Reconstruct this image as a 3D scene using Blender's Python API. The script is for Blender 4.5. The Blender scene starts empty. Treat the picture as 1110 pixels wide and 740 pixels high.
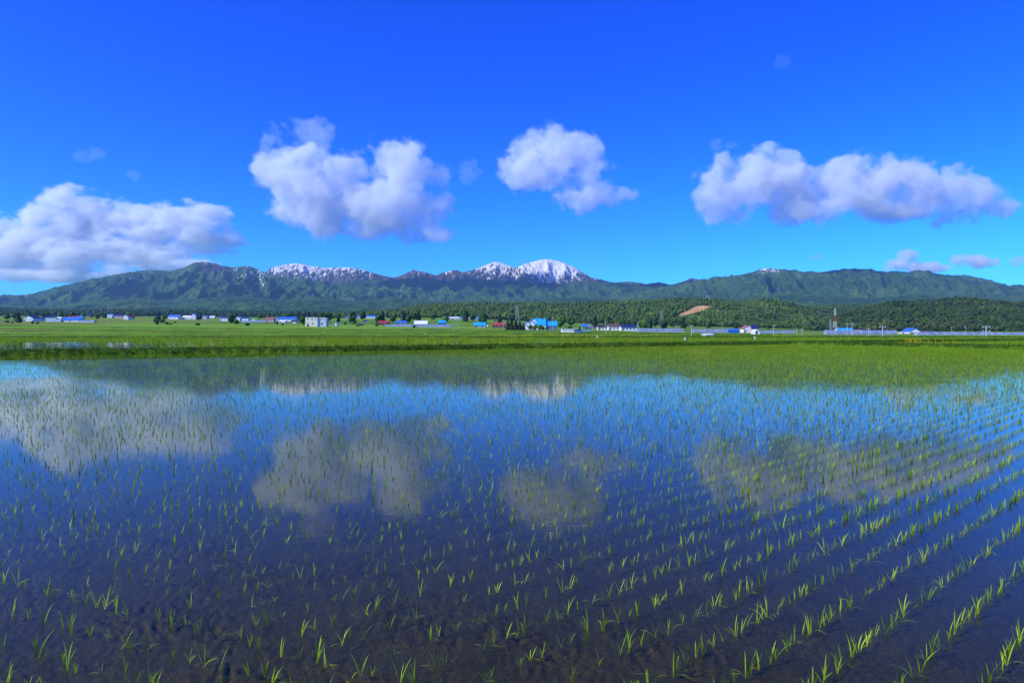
import bpy, math, random
import numpy as np
from mathutils import Vector, Matrix

R = math.radians
random.seed(7)
rng = np.random.default_rng(11)
scn = bpy.context.scene
COL = scn.collection

# ------------------------------------------------------------------ numbers of the view
EYE = 1.85                 # eye height
F = 740.0                  # focal length in photo pixels (24 mm on 36 mm, 1110 px wide)
HOR = 357.0                # horizon row in the photo

def wx(px, D): return (px - 555.0) / F * D
def wz(py, D): return EYE + (HOR - py) / F * D

# ------------------------------------------------------------------ noise
def _hash(ix, iy, iz, seed):
    h = (ix.astype(np.int64) * 374761393 + iy.astype(np.int64) * 668265263 + iz.astype(np.int64) * 2147483647 + seed * 974711) & 0xFFFFFFFF
    h = ((h ^ (h >> 13)) * 1274126177) & 0xFFFFFFFF
    h = (h ^ (h >> 16)) & 0xFFFFFFFF
    h = (h * 2246822519) & 0xFFFFFFFF
    h = h ^ (h >> 15)
    return (h & 0xFFFFFF).astype(np.float64) / 0xFFFFFF

def vnoise(x, y, z=None, seed=0):
    """gradient noise in [-1, 1] (roughly)"""
    x = np.asarray(x, float); y = np.asarray(y, float)
    x, y = np.broadcast_arrays(x, y)
    ix = np.floor(x); iy = np.floor(y)
    fx = x - ix; fy = y - iy
    ux = fx * fx * fx * (fx * (fx * 6 - 15) + 10); uy = fy * fy * fy * (fy * (fy * 6 - 15) + 10)
    if z is None:
        def g(dx, dy):
            a = _hash(ix + dx, iy + dy, np.zeros_like(ix), seed) * 2 * math.pi
            return np.cos(a) * (fx - dx) + np.sin(a) * (fy - dy)
        a = g(0, 0) * (1 - ux) + g(1, 0) * ux
        b = g(0, 1) * (1 - ux) + g(1, 1) * ux
        return (a * (1 - uy) + b * uy) * 1.5
    z = np.broadcast_to(np.asarray(z, float), x.shape)
    iz = np.floor(z); fz = z - iz; uz = fz * fz * fz * (fz * (fz * 6 - 15) + 10)
    def g(dx, dy, dz):
        a = _hash(ix + dx, iy + dy, iz + dz, seed) * 2 * math.pi
        c = _hash(ix + dx, iy + dy, iz + dz, seed + 77) * 2 - 1
        s = np.sqrt(1 - c * c)
        return s * np.cos(a) * (fx - dx) + s * np.sin(a) * (fy - dy) + c * (fz - dz)
    def lerp(a, b, t): return a * (1 - t) + b * t
    r = lerp(lerp(lerp(g(0,0,0), g(1,0,0), ux), lerp(g(0,1,0), g(1,1,0), ux), uy),
             lerp(lerp(g(0,0,1), g(1,0,1), ux), lerp(g(0,1,1), g(1,1,1), ux), uy), uz)
    return r * 1.5

def fbm(x, y, z=None, oct=5, seed=0, gain=0.5, lac=2.03):
    s = 0; a = 1; n = 0; f = 1
    for o in range(oct):
        s = s + a * vnoise(x * f + o * 17.3, y * f - o * 9.1, None if z is None else z * f + o * 5.7, seed + o)
        n += a; a *= gain; f *= lac
    return s / n

def ridged(x, y, oct=5, seed=0, gain=0.5):
    s = 0; a = 1; n = 0; f = 1
    for o in range(oct):
        s = s + a * (1 - np.abs(vnoise(x * f + o * 13.7, y * f + o * 7.9, None, seed + o)) * 2)
        n += a; a *= gain; f *= 2.07
    return s / n

def sst(a, b, x):
    t = np.clip((x - a) / (b - a), 0, 1)
    return t * t * (3 - 2 * t)

# ------------------------------------------------------------------ object helpers
def tag(o, label=None, cat=None, group=None, kind=None):
    if label: o['label'] = label
    if cat: o['category'] = cat
    if group: o['group'] = group
    if kind: o['kind'] = kind
    return o

def link(name, me, mat=None, parent=None, smooth=False):
    o = bpy.data.objects.new(name, me)
    COL.objects.link(o)
    if mat is not None:
        for m in (mat if isinstance(mat, (list, tuple)) else [mat]): me.materials.append(m)
    if parent is not None: o.parent = parent
    if smooth:
        me.polygons.foreach_set('use_smooth', np.ones(len(me.polygons), bool))
    return o

def empty(name, loc, rz=0.0):
    o = bpy.data.objects.new(name, None)
    o.location = loc; o.rotation_euler = (0, 0, rz); o.empty_display_size = 0.5
    COL.objects.link(o)
    return o

def np_mesh(name, V, Fq):
    """V (n,3), Fq (m,k) constant k"""
    V = np.asarray(V, np.float32); Fq = np.asarray(Fq, np.int32)
    me = bpy.data.meshes.new(name)
    m, k = Fq.shape
    me.vertices.add(len(V)); me.vertices.foreach_set('co', V.ravel())
    me.loops.add(m * k); me.loops.foreach_set('vertex_index', Fq.ravel())
    me.polygons.add(m)
    me.polygons.foreach_set('loop_start', np.arange(0, m * k, k, dtype=np.int32))
    me.polygons.foreach_set('loop_total', np.full(m, k, np.int32))
    me.update(calc_edges=True)
    return me

def grid_faces(nr, nc):
    i = np.arange(nr - 1)[:, None] * nc + np.arange(nc - 1)[None, :]
    i = i.ravel()
    return np.stack([i, i + 1, i + nc + 1, i + nc], 1)

def add_attr(me, name, data, typ='FLOAT'):
    a = me.attributes.new(name, typ, 'POINT')
    a.data.foreach_set('value', np.asarray(data).ravel())

class MB:
    """collects solids as one mesh"""
    def __init__(self): self.v = []; self.f = []
    def add(self, vs, fs):
        n = len(self.v); self.v += [tuple(p) for p in vs]; self.f += [tuple(i + n for i in f) for f in fs]; return self
    def box(self, x0, x1, y0, y1, z0, z1):
        return self.add([(x0,y0,z0),(x1,y0,z0),(x1,y1,z0),(x0,y1,z0),(x0,y0,z1),(x1,y0,z1),(x1,y1,z1),(x0,y1,z1)],
                        [(0,3,2,1),(4,5,6,7),(0,1,5,4),(1,2,6,5),(2,3,7,6),(3,0,4,7)])
    def prism(self, prof, axis, a0, a1):
        """closed profile of (s,z) swept along axis 'x' or 'y'"""
        n = len(prof)
        if axis == 'x': vs = [(a0, s, z) for s, z in prof] + [(a1, s, z) for s, z in prof]
        else: vs = [(s, a0, z) for s, z in prof] + [(s, a1, z) for s, z in prof]
        fs = [tuple(range(n)), tuple(range(2 * n - 1, n - 1, -1))] + [(i, i + n, (i + 1) % n + n, (i + 1) % n) for i in range(n)]
        return self.add(vs, fs)
    def tube(self, pts, rads, seg=8, cap=True):
        pts = [Vector(p) for p in pts]; rings = []
        vs = []; fs = []
        for k, p in enumerate(pts):
            d = (pts[min(k + 1, len(pts) - 1)] - pts[max(k - 1, 0)]).normalized()
            up = Vector((0, 0, 1)) if abs(d.z) < 0.9 else Vector((1, 0, 0))
            a = d.cross(up).normalized(); b = d.cross(a).normalized()
            for j in range(seg):
                t = 2 * math.pi * j / seg
                vs.append(p + (a * math.cos(t) + b * math.sin(t)) * rads[k])
        for k in range(len(pts) - 1):
            for j in range(seg):
                fs.append((k*seg+j, k*seg+(j+1) % seg, (k+1)*seg+(j+1) % seg, (k+1)*seg+j))
        if cap:
            fs.append(tuple(range(seg))); fs.append(tuple((len(pts)-1)*seg + j for j in range(seg - 1, -1, -1)))
        return self.add(vs, fs)
    def mesh(self, name):
        me = bpy.data.meshes.new(name); me.from_pydata(self.v, [], self.f)
        import bmesh
        bm = bmesh.new(); bm.from_mesh(me); bmesh.ops.recalc_face_normals(bm, faces=bm.faces); bm.to_mesh(me); bm.free()
        return me
    def build(self, name, mat, parent=None, loc=None, rz=0):
        o = link(name, self.mesh(name), mat, parent)
        if loc is not None: o.location = loc
        o.rotation_euler = (0, 0, rz)
        return o

# ------------------------------------------------------------------ materials
def newmat(name):
    m = bpy.data.materials.new(name); m.use_nodes = True
    nt = m.node_tree; nt.nodes.clear()
    out = nt.nodes.new('ShaderNodeOutputMaterial')
    return m, nt, out

def N(nt, typ, **kw):
    n = nt.nodes.new(typ)
    for k, v in kw.items():
        if k.startswith('i_'):
            key = k[2:]
            key = int(key) if key.isdigit() else key.replace('_', ' ')
            n.inputs[key].default_value = v
        else: setattr(n, k, v)
    return n

def ramp(nt, fac, stops, interp='LINEAR'):
    r = nt.nodes.new('ShaderNodeValToRGB'); r.color_ramp.interpolation = interp
    el = r.color_ramp.elements
    while len(el) < len(stops): el.new(0.5)
    for e, (p, c) in zip(el, stops):
        e.position = p; e.color = (*c, 1) if len(c) == 3 else c
    nt.links.new(fac, r.inputs[0]); return r.outputs[0]

def mix(nt, fac, a, b, mode='MIX'):
    m = nt.nodes.new('ShaderNodeMix'); m.data_type = 'RGBA'; m.blend_type = mode
    for key, v in ((0, fac), (6, a), (7, b)):
        if hasattr(v, 'node'): nt.links.new(v, m.inputs[key])
        elif key == 0: m.inputs[0].default_value = v
        else: m.inputs[key].default_value = (*v, 1)
    return m.outputs[2]

def math_n(nt, op, a, b=None, c=None, clamp=False):
    m = nt.nodes.new('ShaderNodeMath'); m.operation = op; m.use_clamp = clamp
    for i, v in enumerate((a, b, c)):
        if v is None: continue
        if hasattr(v, 'node'): nt.links.new(v, m.inputs[i])
        else: m.inputs[i].default_value = v
    return m.outputs[0]

def coords(nt, scale=(1, 1, 1), kind='Position', rot=(0, 0, 0)):
    if kind == 'Position': src = nt.nodes.new('ShaderNodeNewGeometry').outputs['Position']
    else: src = nt.nodes.new('ShaderNodeTexCoord').outputs[kind]
    mp = nt.nodes.new('ShaderNodeMapping'); mp.inputs['Scale'].default_value = scale; mp.inputs['Rotation'].default_value = rot
    nt.links.new(src, mp.inputs[0]); return mp.outputs[0]

def noise(nt, vec, scale=1.0, detail=4, rough=0.5, out=0):
    n = nt.nodes.new('ShaderNodeTexNoise'); n.inputs['Scale'].default_value = scale
    n.inputs['Detail'].default_value = detail; n.inputs['Roughness'].default_value = rough
    nt.links.new(vec, n.inputs['Vector']); return n.outputs[out]

def principled(nt, out, color, rough=0.8, normal=None, spec=0.3, metal=0.0):
    p = nt.nodes.new('ShaderNodeBsdfPrincipled')
    if hasattr(color, 'node'): nt.links.new(color, p.inputs['Base Color'])
    else: p.inputs['Base Color'].default_value = (*color, 1)
    if hasattr(rough, 'node'): nt.links.new(rough, p.inputs['Roughness'])
    else: p.inputs['Roughness'].default_value = rough
    p.inputs['Specular IOR Level'].default_value = spec
    p.inputs['Metallic'].default_value = metal
    if normal is not None: nt.links.new(normal, p.inputs['Normal'])
    nt.links.new(p.outputs[0], out.inputs[0]); return p

def bump(nt, h, strength=0.5, dist=1.0):
    b = nt.nodes.new('ShaderNodeBump'); b.inputs['Strength'].default_value = strength; b.inputs['Distance'].default_value = dist
    nt.links.new(h, b.inputs['Height']); return b.outputs[0]

_pm = {}
def paint(color, rough=0.6, wear=0.25, spec=0.3):
    """weathered painted / metal surface"""
    key = (color, rough, wear)
    if key in _pm: return _pm[key]
    m, nt, out = newmat('paint_%d' % len(_pm))
    c = coords(nt, (1, 1, 0.35), 'Object')
    n1 = noise(nt, c, 0.9, 6, 0.6)
    dark = tuple(v * 0.62 for v in color)
    col = mix(nt, ramp(nt, n1, [(0.35, (0, 0, 0)), (0.75, (wear * 2,) * 3)]), color, dark)
    principled(nt, out, col, rough, None, spec)
    _pm[key] = m; return m

def leaf_mat(name, c_dark, c_light, trans=0.35, obj_random=True, scale=0.3, rough=0.6, spec=0.25):
    m, nt, out = newmat(name)
    n1 = noise(nt, coords(nt, (1, 1, 1)), scale, 3, 0.6)
    if obj_random:
        oi = nt.nodes.new('ShaderNodeObjectInfo')
        f = math_n(nt, 'ADD', math_n(nt, 'MULTIPLY', n1, 0.6), math_n(nt, 'MULTIPLY', oi.outputs['Random'], 0.55))
        f = math_n(nt, 'SUBTRACT', f, 0.12)
    else: f = n1
    col = ramp(nt, f, [(0.2, c_dark), (0.8, c_light)])
    p = nt.nodes.new('ShaderNodeBsdfPrincipled'); p.inputs['Roughness'].default_value = rough
    p.inputs['Specular IOR Level'].default_value = spec
    nt.links.new(col, p.inputs['Base Color'])
    t = nt.nodes.new('ShaderNodeBsdfTranslucent'); nt.links.new(col, t.inputs[0])
    mx = nt.nodes.new('ShaderNodeMixShader'); mx.inputs[0].default_value = trans
    nt.links.new(p.outputs[0], mx.inputs[1]); nt.links.new(t.outputs[0], mx.inputs[2])
    nt.links.new(mx.outputs[0], out.inputs[0]); return m

M_rice = leaf_mat('rice_leaf', (0.16, 0.31, 0.005), (0.60, 0.78, 0.018), 0.42, True, 6.0, 0.45)
M_rice_far = leaf_mat('rice_leaf_far', (0.12, 0.27, 0.006), (0.44, 0.62, 0.016), 0.38, True, 0.5, 0.6)
M_bank_grass = leaf_mat('bank_grass', (0.022, 0.075, 0.005), (0.15, 0.28, 0.012), 0.3, True, 0.4, 0.7)
def forest_mat(name, stops, s1=0.012, s2=0.09):
    m, nt, out = newmat(name)
    pos = coords(nt, (1, 1, 0.5))
    a = noise(nt, pos, s1, 4, 0.6); b = noise(nt, pos, s2, 2, 0.5)
    oi = nt.nodes.new('ShaderNodeObjectInfo')
    f = math_n(nt, 'ADD', math_n(nt, 'MULTIPLY', a, 0.85), math_n(nt, 'ADD', math_n(nt, 'MULTIPLY', b, 0.3), math_n(nt, 'MULTIPLY', oi.outputs['Random'], 0.32)))
    col = ramp(nt, math_n(nt, 'SUBTRACT', f, 0.22), stops)
    p = principled(nt, out, col, 0.8, None, 0.15); return m
M_crown = forest_mat('crown_leaves', [(0.22, (0.011, 0.032, 0.008)), (0.40, (0.026, 0.066, 0.010)), (0.50, (0.072, 0.145, 0.014)), (0.57, (0.088, 0.092, 0.034)), (0.64, (0.055, 0.115, 0.013)), (0.76, (0.13, 0.23, 0.020))])
M_crown_hazy = leaf_mat('crown_leaves_dark', (0.012, 0.04, 0.012), (0.05, 0.12, 0.02), 0.2, True, 0.01, 0.75)
M_tree = leaf_mat('tree_leaves', (0.02, 0.06, 0.008), (0.09, 0.20, 0.02), 0.3, True, 0.5, 0.7)
M_conifer = leaf_mat('conifer_needles', (0.008, 0.022, 0.008), (0.02, 0.05, 0.012), 0.1, True, 0.5, 0.75)
M_bark = paint((0.09, 0.065, 0.045), 0.9, 0.4)

def mountain_mat(name, snow=True, hazy=1.0, g0=(0.014, 0.044, 0.010), g1=(0.046, 0.115, 0.014), g2=(0.125, 0.215, 0.022)):
    m, nt, out = newmat(name)
    pos = coords(nt, (1, 1, 1))
    big = noise(nt, pos, 0.0016, 4, 0.55)
    med = noise(nt, pos, 0.011, 5, 0.65)
    fine = noise(nt, pos, 0.03, 4, 0.75)
    f = math_n(nt, 'ADD', math_n(nt, 'MULTIPLY', big, 0.9), math_n(nt, 'ADD', math_n(nt, 'MULTIPLY', med, 0.8), math_n(nt, 'MULTIPLY', fine, 0.9)))
    col = ramp(nt, math_n(nt, 'SUBTRACT', f, 0.8), [(0.18, g0), (0.5, g1), (0.85, g2)])
    # bare brown slopes above the tree line
    at = nt.nodes.new('ShaderNodeAttribute'); at.attribute_name = 'bare'
    barec = ramp(nt, med, [(0.35, (0.045, 0.05, 0.04)), (0.65, (0.13, 0.105, 0.075))])
    bf = math_n(nt, 'ADD', at.outputs['Fac'], math_n(nt, 'MULTIPLY', math_n(nt, 'SUBTRACT', fine, 0.5), 1.1))
    col = mix(nt, ramp(nt, bf, [(0.35, (0, 0, 0)), (0.65, (1, 1, 1))]), col, barec)
    if snow:
        a2 = nt.nodes.new('ShaderNodeAttribute'); a2.attribute_name = 'snow'
        st = noise(nt, coords(nt, (1 / 26, 1 / 300, 1 / 70), rot=(0, 0, 0.3)), 1.0, 5, 0.7)
        s = math_n(nt, 'ADD', a2.outputs['Fac'], math_n(nt, 'MULTIPLY', math_n(nt, 'SUBTRACT', st, 0.5), 3.4))
        col = mix(nt, ramp(nt, s, [(0.5, (0, 0, 0)), (0.56, (1, 1, 1))]), col, (0.90, 0.88, 0.84))
    b = bump(nt, math_n(nt, 'ADD', math_n(nt, 'MULTIPLY', fine, 0.7), med), 1.0, 55.0)
    principled(nt, out, col, 0.9, b, 0.1)
    return m

# ------------------------------------------------------------------ ground profile (screen row of the ground at given distance, by column)
GD = [60, 90, 148, 250, 370, 600, 900, 1500, 2500, 4500]
def y0(D): return HOR + EYE * F / D
_f3 = [y0(60), y0(90), y0(148)]
GT = {-300: _f3 + [360.0, 355.0, 349.6, 345.4, 342.8, 341.6, 341],
      0:   _f3 + [360.4, 355.6, 350.3, 346.0, 343.2, 342.0, 341.6],
      300: _f3 + [362.0, 358.5, 353.2, 348.2, 345.0, 343.6, 343],
      400: _f3 + [362.4, 359.4, 354.6, 347.4, 342.6, 341.8, 341],
      500: _f3 + [362.8, 360.0, 355.8, 346.4, 343.6, 342.6, 342],
      600: _f3 + [363.2, 360.6, 357.0, 351.8, 348.5, 347, 346],
      900: _f3 + [364.9, 363.8, 361.8, 359.0, 356.6, 355, 354],
      1110: _f3 + [365.8, 365.0, 363.4, 361.0, 358.8, 357.5, 357],
      1400: _f3 + [366.0, 365.4, 364.2, 362.0, 360.0, 358.5, 358]}
_gk = sorted(GT); _ga = np.array([GT[k] for k in _gk])
def ground_row(px, D):
    px = np.atleast_1d(np.asarray(px, float)); D = np.atleast_1d(np.asarray(D, float))
    px, D = np.broadcast_arrays(px, D)
    ld = np.log(np.clip(D, GD[0], GD[-1])); lg = np.log(np.array(GD, float))
    j = np.clip(np.searchsorted(lg, ld) - 1, 0, len(lg) - 2); t = (ld - lg[j]) / (lg[j + 1] - lg[j])
    c = np.clip(px, _gk[0], _gk[-1]); ks = np.array(_gk, float)
    i = np.clip(np.searchsorted(ks, c) - 1, 0, len(ks) - 2); s = (c - ks[i]) / (ks[i + 1] - ks[i])
    a = _ga[i, j] * (1 - s) + _ga[i + 1, j] * s; b = _ga[i, j + 1] * (1 - s) + _ga[i + 1, j + 1] * s
    return a * (1 - t) + b * t
def ground_z(px, D):
    D = np.asarray(D, float)
    z = EYE + (HOR - ground_row(px, D)) / F * D
    return np.where(D <= 148, 0.0, z)
def gz(px, D): return float(ground_z(px, D).ravel()[0])
def dist_for(px, y):
    """distance at which the ground is seen at photo row y"""
    Ds = np.exp(np.linspace(math.log(150), math.log(2400), 300)); r = ground_row(px, Ds)
    k = np.where(r <= y)[0]
    return float(Ds[k[0]]) if len(k) else 2400.0

# ------------------------------------------------------------------ camera, world, sun
cd = bpy.data.cameras.new('camera'); cam = bpy.data.objects.new('camera', cd); COL.objects.link(cam)
cd.lens = 24.0; cd.sensor_width = 36.0; cd.clip_start = 0.05; cd.clip_end = 120000
cam.location = (0, 0, EYE); cam.rotation_euler = (R(90) - math.atan((370 - HOR) / F), 0, 0)
scn.camera = cam

SUN_EL, SUN_AZ = 38.0, -119.0      # azimuth from view direction (+Y), negative = left
sd = Vector((math.sin(R(SUN_AZ)) * math.cos(R(SUN_EL)), math.cos(R(SUN_AZ)) * math.cos(R(SUN_EL)), math.sin(R(SUN_EL))))
sl = bpy.data.lights.new('sun', 'SUN'); sun = bpy.data.objects.new('sun', sl); COL.objects.link(sun)
sl.energy = 5.0; sl.angle = R(0.53); sl.color = (1.0, 0.98, 0.79)
sun.rotation_euler = (-sd).to_track_quat('-Z', 'Y').to_euler(); sun.location = (-40, -20, 60)

w = bpy.data.worlds.new('World'); scn.world = w; w.use_nodes = True
nt = w.node_tree; nt.nodes.clear()
wo = nt.nodes.new('ShaderNodeOutputWorld'); bg = nt.nodes.new('ShaderNodeBackground')
sky = nt.nodes.new('ShaderNodeTexSky'); sky.sky_type = 'NISHITA'; sky.sun_disc = False
sky.sun_elevation = R(SUN_EL); sky.sun_rotation = R(SUN_AZ); sky.altitude = 50; sky.air_density = 1.0; sky.dust_density = 0.15; sky.ozone_density = 3.0
hs = nt.nodes.new('ShaderNodeHueSaturation'); hs.inputs['Saturation'].default_value = 1.3; hs.inputs['Hue'].default_value = 0.51
tintn = nt.nodes.new('ShaderNodeMix'); tintn.data_type = 'RGBA'; tintn.blend_type = 'MULTIPLY'; tintn.inputs[0].default_value = 1.0; tintn.inputs[7].default_value = (0.345 * 0.12, 1.10 * 0.12, 2.3 * 0.12, 1)
gmn = nt.nodes.new('ShaderNodeGamma'); gmn.inputs[1].default_value = 1.36
scn_ = nt.nodes.new('ShaderNodeMix'); scn_.data_type = 'RGBA'; scn_.blend_type = 'MULTIPLY'; scn_.inputs[0].default_value = 1.0; scn_.inputs[7].default_value = (0.95 / 0.12, 1.0 / 0.12, 1.0 / 0.12, 1)
nt.links.new(sky.outputs[0], hs.inputs['Color']); nt.links.new(hs.outputs[0], tintn.inputs[6]); nt.links.new(tintn.outputs[2], gmn.inputs[0]); nt.links.new(gmn.outputs[0], scn_.inputs[6]); nt.links.new(scn_.outputs[2], bg.inputs[0])
bg.inputs[1].default_value = 0.12; nt.links.new(bg.outputs[0], wo.inputs[0])

scn.view_settings.view_transform = 'Standard'; scn.view_settings.look = 'None'
scn.view_settings.exposure = 0.0; scn.view_settings.gamma = 1.0
cy = scn.cycles
cy.max_bounces = 10; cy.diffuse_bounces = 3; cy.glossy_bounces = 3; cy.transmission_bounces = 4
cy.transparent_max_bounces = 24; cy.volume_bounces = 6
cy.use_denoising = True; cy.denoiser = 'OPENIMAGEDENOISE'
cy.caustics_reflective = False; cy.caustics_refractive = False
cy.sample_clamp_indirect = 6.0
cy.use_adaptive_sampling = True; cy.adaptive_threshold = 0.01

# ------------------------------------------------------------------ far ground sheet, fields
m_field, nt, out = newmat('field_grass')
pos = coords(nt, (1, 1, 0))
strip = noise(nt, coords(nt, (0.0035, 0.022, 0)), 1.0, 3, 0.5)
patch = noise(nt, coords(nt, (0.012, 0.05, 0)), 1.0, 5, 0.65)
fine = noise(nt, pos, 0.35, 6, 0.75)
f = math_n(nt, 'ADD', math_n(nt, 'MULTIPLY', strip, 0.75), math_n(nt, 'ADD', math_n(nt, 'MULTIPLY', patch, 0.5), math_n(nt, 'MULTIPLY', fine, 0.25)))
col = ramp(nt, math_n(nt, 'SUBTRACT', f, 0.25), [(0.30, (0.03, 0.10, 0.008)), (0.40, (0.08, 0.20, 0.008)), (0.47, (0.17, 0.34, 0.01)), (0.53, (0.10, 0.19, 0.012)), (0.58, (0.20, 0.17, 0.04)), (0.63, (0.12, 0.22, 0.01)), (0.7, (0.18, 0.33, 0.01))])
sn = nt.nodes.new('ShaderNodeVectorMath'); sn.operation = 'FLOOR'
wv = nt.nodes.new('ShaderNodeVectorMath'); wv.operation = 'ADD'
nt.links.new(coords(nt, (1 / 230, 1 / 62, 0), rot=(0, 0, 0.0)), wv.inputs[0]); nt.links.new(noise(nt, coords(nt, (0.004, 0.004, 0)), 1.0, 1, 0.5, 0), wv.inputs[1])
nt.links.new(wv.outputs[0], sn.inputs[0]); wn = nt.nodes.new('ShaderNodeTexWhiteNoise'); wn.noise_dimensions = '2D'; nt.links.new(sn.outputs[0], wn.inputs['Vector'])
plot = ramp(nt, wn.outputs['Value'], [(0.0, (0.16, 0.33, 0.01)), (0.26, (0.09, 0.22, 0.01)), (0.42, (0.20, 0.19, 0.035)), (0.56, (0.13, 0.27, 0.012)), (0.7, (0.22, 0.15, 0.05)), (0.78, (0.06, 0.15, 0.01)), (0.9, (0.21, 0.36, 0.012))], 'CONSTANT')
col = mix(nt, 0.62, col, plot)
principled(nt, out, col, 0.9, bump(nt, fine, 0.8, 0.3), 0.1)

m_mud, nt, out = newmat('paddy_mud')
pos = coords(nt, (1, 1, 1))
n1 = noise(nt, pos, 3.0, 6, 0.65); n2 = noise(nt, pos, 28.0, 5, 0.7)
n3 = noise(nt, pos, 70.0, 3, 0.6)
col = ramp(nt, n1, [(0.3, (0.030, 0.030, 0.011)), (0.7, (0.066, 0.064, 0.023))])
col = mix(nt, ramp(nt, n3, [(0.42, (0.8,) * 3), (0.56, (0, 0, 0))]), col, (0.018, 0.015, 0.008))
vo_ = nt.nodes.new('ShaderNodeTexVoronoi'); vo_.inputs['Scale'].default_value = 5.0; nt.links.new(coords(nt, (1, 3.2, 1), rot=(0, 0, 0.7)), vo_.inputs['Vector'])
col = mix(nt, ramp(nt, math_n(nt, 'ADD', vo_.outputs['Distance'], math_n(nt, 'MULTIPLY', n1, 0.25)), [(0.16, (1, 1, 1)), (0.19, (0, 0, 0))]), col, (0.14, 0.115, 0.05))
principled(nt, out, col, 0.55, bump(nt, n2, 0.9, 0.016), 0.45)

bp = MB(); bp.add([(-45000, -20000, -1), (45000, -20000, -1), (45000, 45000, -1), (-45000, 45000, -1)], [(0, 1, 2, 3)])
g = bp.build('ground', m_field); tag(g, kind='structure')
g.location.z = 0

us = np.arange(-300, 1411, 6.0); Ds = np.exp(np.linspace(math.log(148.6), math.log(5200), 260))
U, D = np.meshgrid(us, Ds)
Z = ground_z(U, D) + np.clip((D - 148) / 200, 0, 1) * 0.25 * fbm(wx(U, D) / 40, D / 25, oct=3, seed=5)
me = np_mesh('field', np.stack([wx(U, D), D, Z], -1).reshape(-1, 3), grid_faces(len(Ds), len(us)))
o = link('field', me, m_field, smooth=True); tag(o, kind='structure')

# ------------------------------------------------------------------ paddy: bed, water, banks
DC = Vector((35.0, 86.0)); DA = Vector((0.889, 0.457)); DB = Vector((0.484, -0.875))
def in_main(x, y):
    """inside the near paddy (up to the foot of its banks)"""
    a = (x - DC.x) * DB.x + (y - DC.y) * DB.y      # distance in from the long bank
    b = -((x - DC.x) * DA.x + (y - DC.y) * DA.y)   # distance in from the right bank
    return a, b

ROWAZ = R(48.0)
def mudz(x, y):
    d = np.hypot(x, y)
    near = 1 - sst(6, 22, d)
    z = -0.055 + 0.012 * fbm(x * 0.9, y * 0.9, oct=4, seed=21)
    # ridges of stirred mud along the planting rows
    v = -x * math.cos(ROWAZ) + y * math.sin(ROWAZ)
    u = x * math.sin(ROWAZ) + y * math.cos(ROWAZ)
    rowr = 0.5 + 0.5 * np.cos(2 * math.pi * (v - 0.05) / 0.30)
    clod = np.clip(fbm(x * 1.1 + 4, y * 1.1, oct=3, seed=31) + 0.28 - 0.05 * (y - 3.5), 0, 1)
    lump = np.clip(ridged(x * 13, y * 13, oct=4, seed=41) , -1, 1)
    z = z + near * clod * (0.022 * rowr + 0.060 * (lump - 0.30))
    z = z + near * 0.013 * fbm(x * 17, y * 17, oct=4, seed=51)
    return np.minimum(z, 0.018)

us = np.concatenate([np.arange(-3500, -260, 20.0), np.arange(-260, 1375, 3.0), np.arange(1375, 4600, 20.0)])
Ds = np.exp(np.linspace(math.log(1.1), math.log(149.5), 640))
U, D = np.meshgrid(us, Ds); X = wx(U, D)
Z = mudz(X, D)
Z = np.where(D > 148, -0.06 + (D - 148) * 0.1, Z)
me = np_mesh('paddy_mud', np.stack([X, D, Z], -1).reshape(-1, 3), grid_faces(len(Ds), len(us)))
o = link('paddy_mud', me, m_mud, smooth=True); tag(o, kind='structure')

m_water, nt, out = newmat('paddy_water')
pos = coords(nt, (1, 1, 1))
# light ripples, stronger in wind-ruffled patches
r1 = noise(nt, coords(nt, (1.2, 5.0, 1), rot=(0, 0, 0.12)), 2.2, 3, 0.55)
r2 = noise(nt, coords(nt, (3, 12, 1), rot=(0, 0, -0.2)), 3.0, 2, 0.5)
pt = noise(nt, pos, 0.22, 2, 0.5)
h = math_n(nt, 'MULTIPLY', math_n(nt, 'ADD', r1, math_n(nt, 'MULTIPLY', r2, 0.35)), ramp(nt, pt, [(0.35, (0.25,) * 3), (0.65, (1.0,) * 3)]))
bmp = bump(nt, h, 1.0, 0.0007)
fr = nt.nodes.new('ShaderNodeFresnel'); fr.inputs[0].default_value = 1.32; nt.links.new(bmp, fr.inputs[1])
gl = nt.nodes.new('ShaderNodeBsdfGlossy'); gl.inputs['Roughness'].default_value = 0.015; gl.inputs[0].default_value = (0.98, 0.97, 0.76, 1)
nt.links.new(bmp, gl.inputs['Normal'])
tr = nt.nodes.new('ShaderNodeBsdfTransparent'); tr.inputs[0].default_value = (0.87, 0.82, 0.56, 1)
mx = nt.nodes.new('ShaderNodeMixShader'); nt.links.new(math_n(nt, 'MULTIPLY', math_n(nt, 'MULTIPLY', math_n(nt, 'POWER', fr.outputs[0], 1.38), 1.42, clamp=True), math_n(nt, 'SUBTRACT', 1.0, nt.nodes.new('ShaderNodeNewGeometry').outputs['Backfacing'])), mx.inputs[0]); nt.links.new(tr.outputs[0], mx.inputs[1]); nt.links.new(gl.outputs[0], mx.inputs[2])
nt.links.new(mx.outputs[0], out.inputs[0])
us2 = np.array([-260, 100, 500, 900, 1375.0])
wm = MB(); wm.add([(-140, 1.2, 0), (160, 1.2, 0), (165, 148.2, 0), (-165, 148.2, 0)], [(0, 1, 2, 3)])
o = wm.build('paddy_water', m_water); tag(o, kind='structure')

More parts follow.
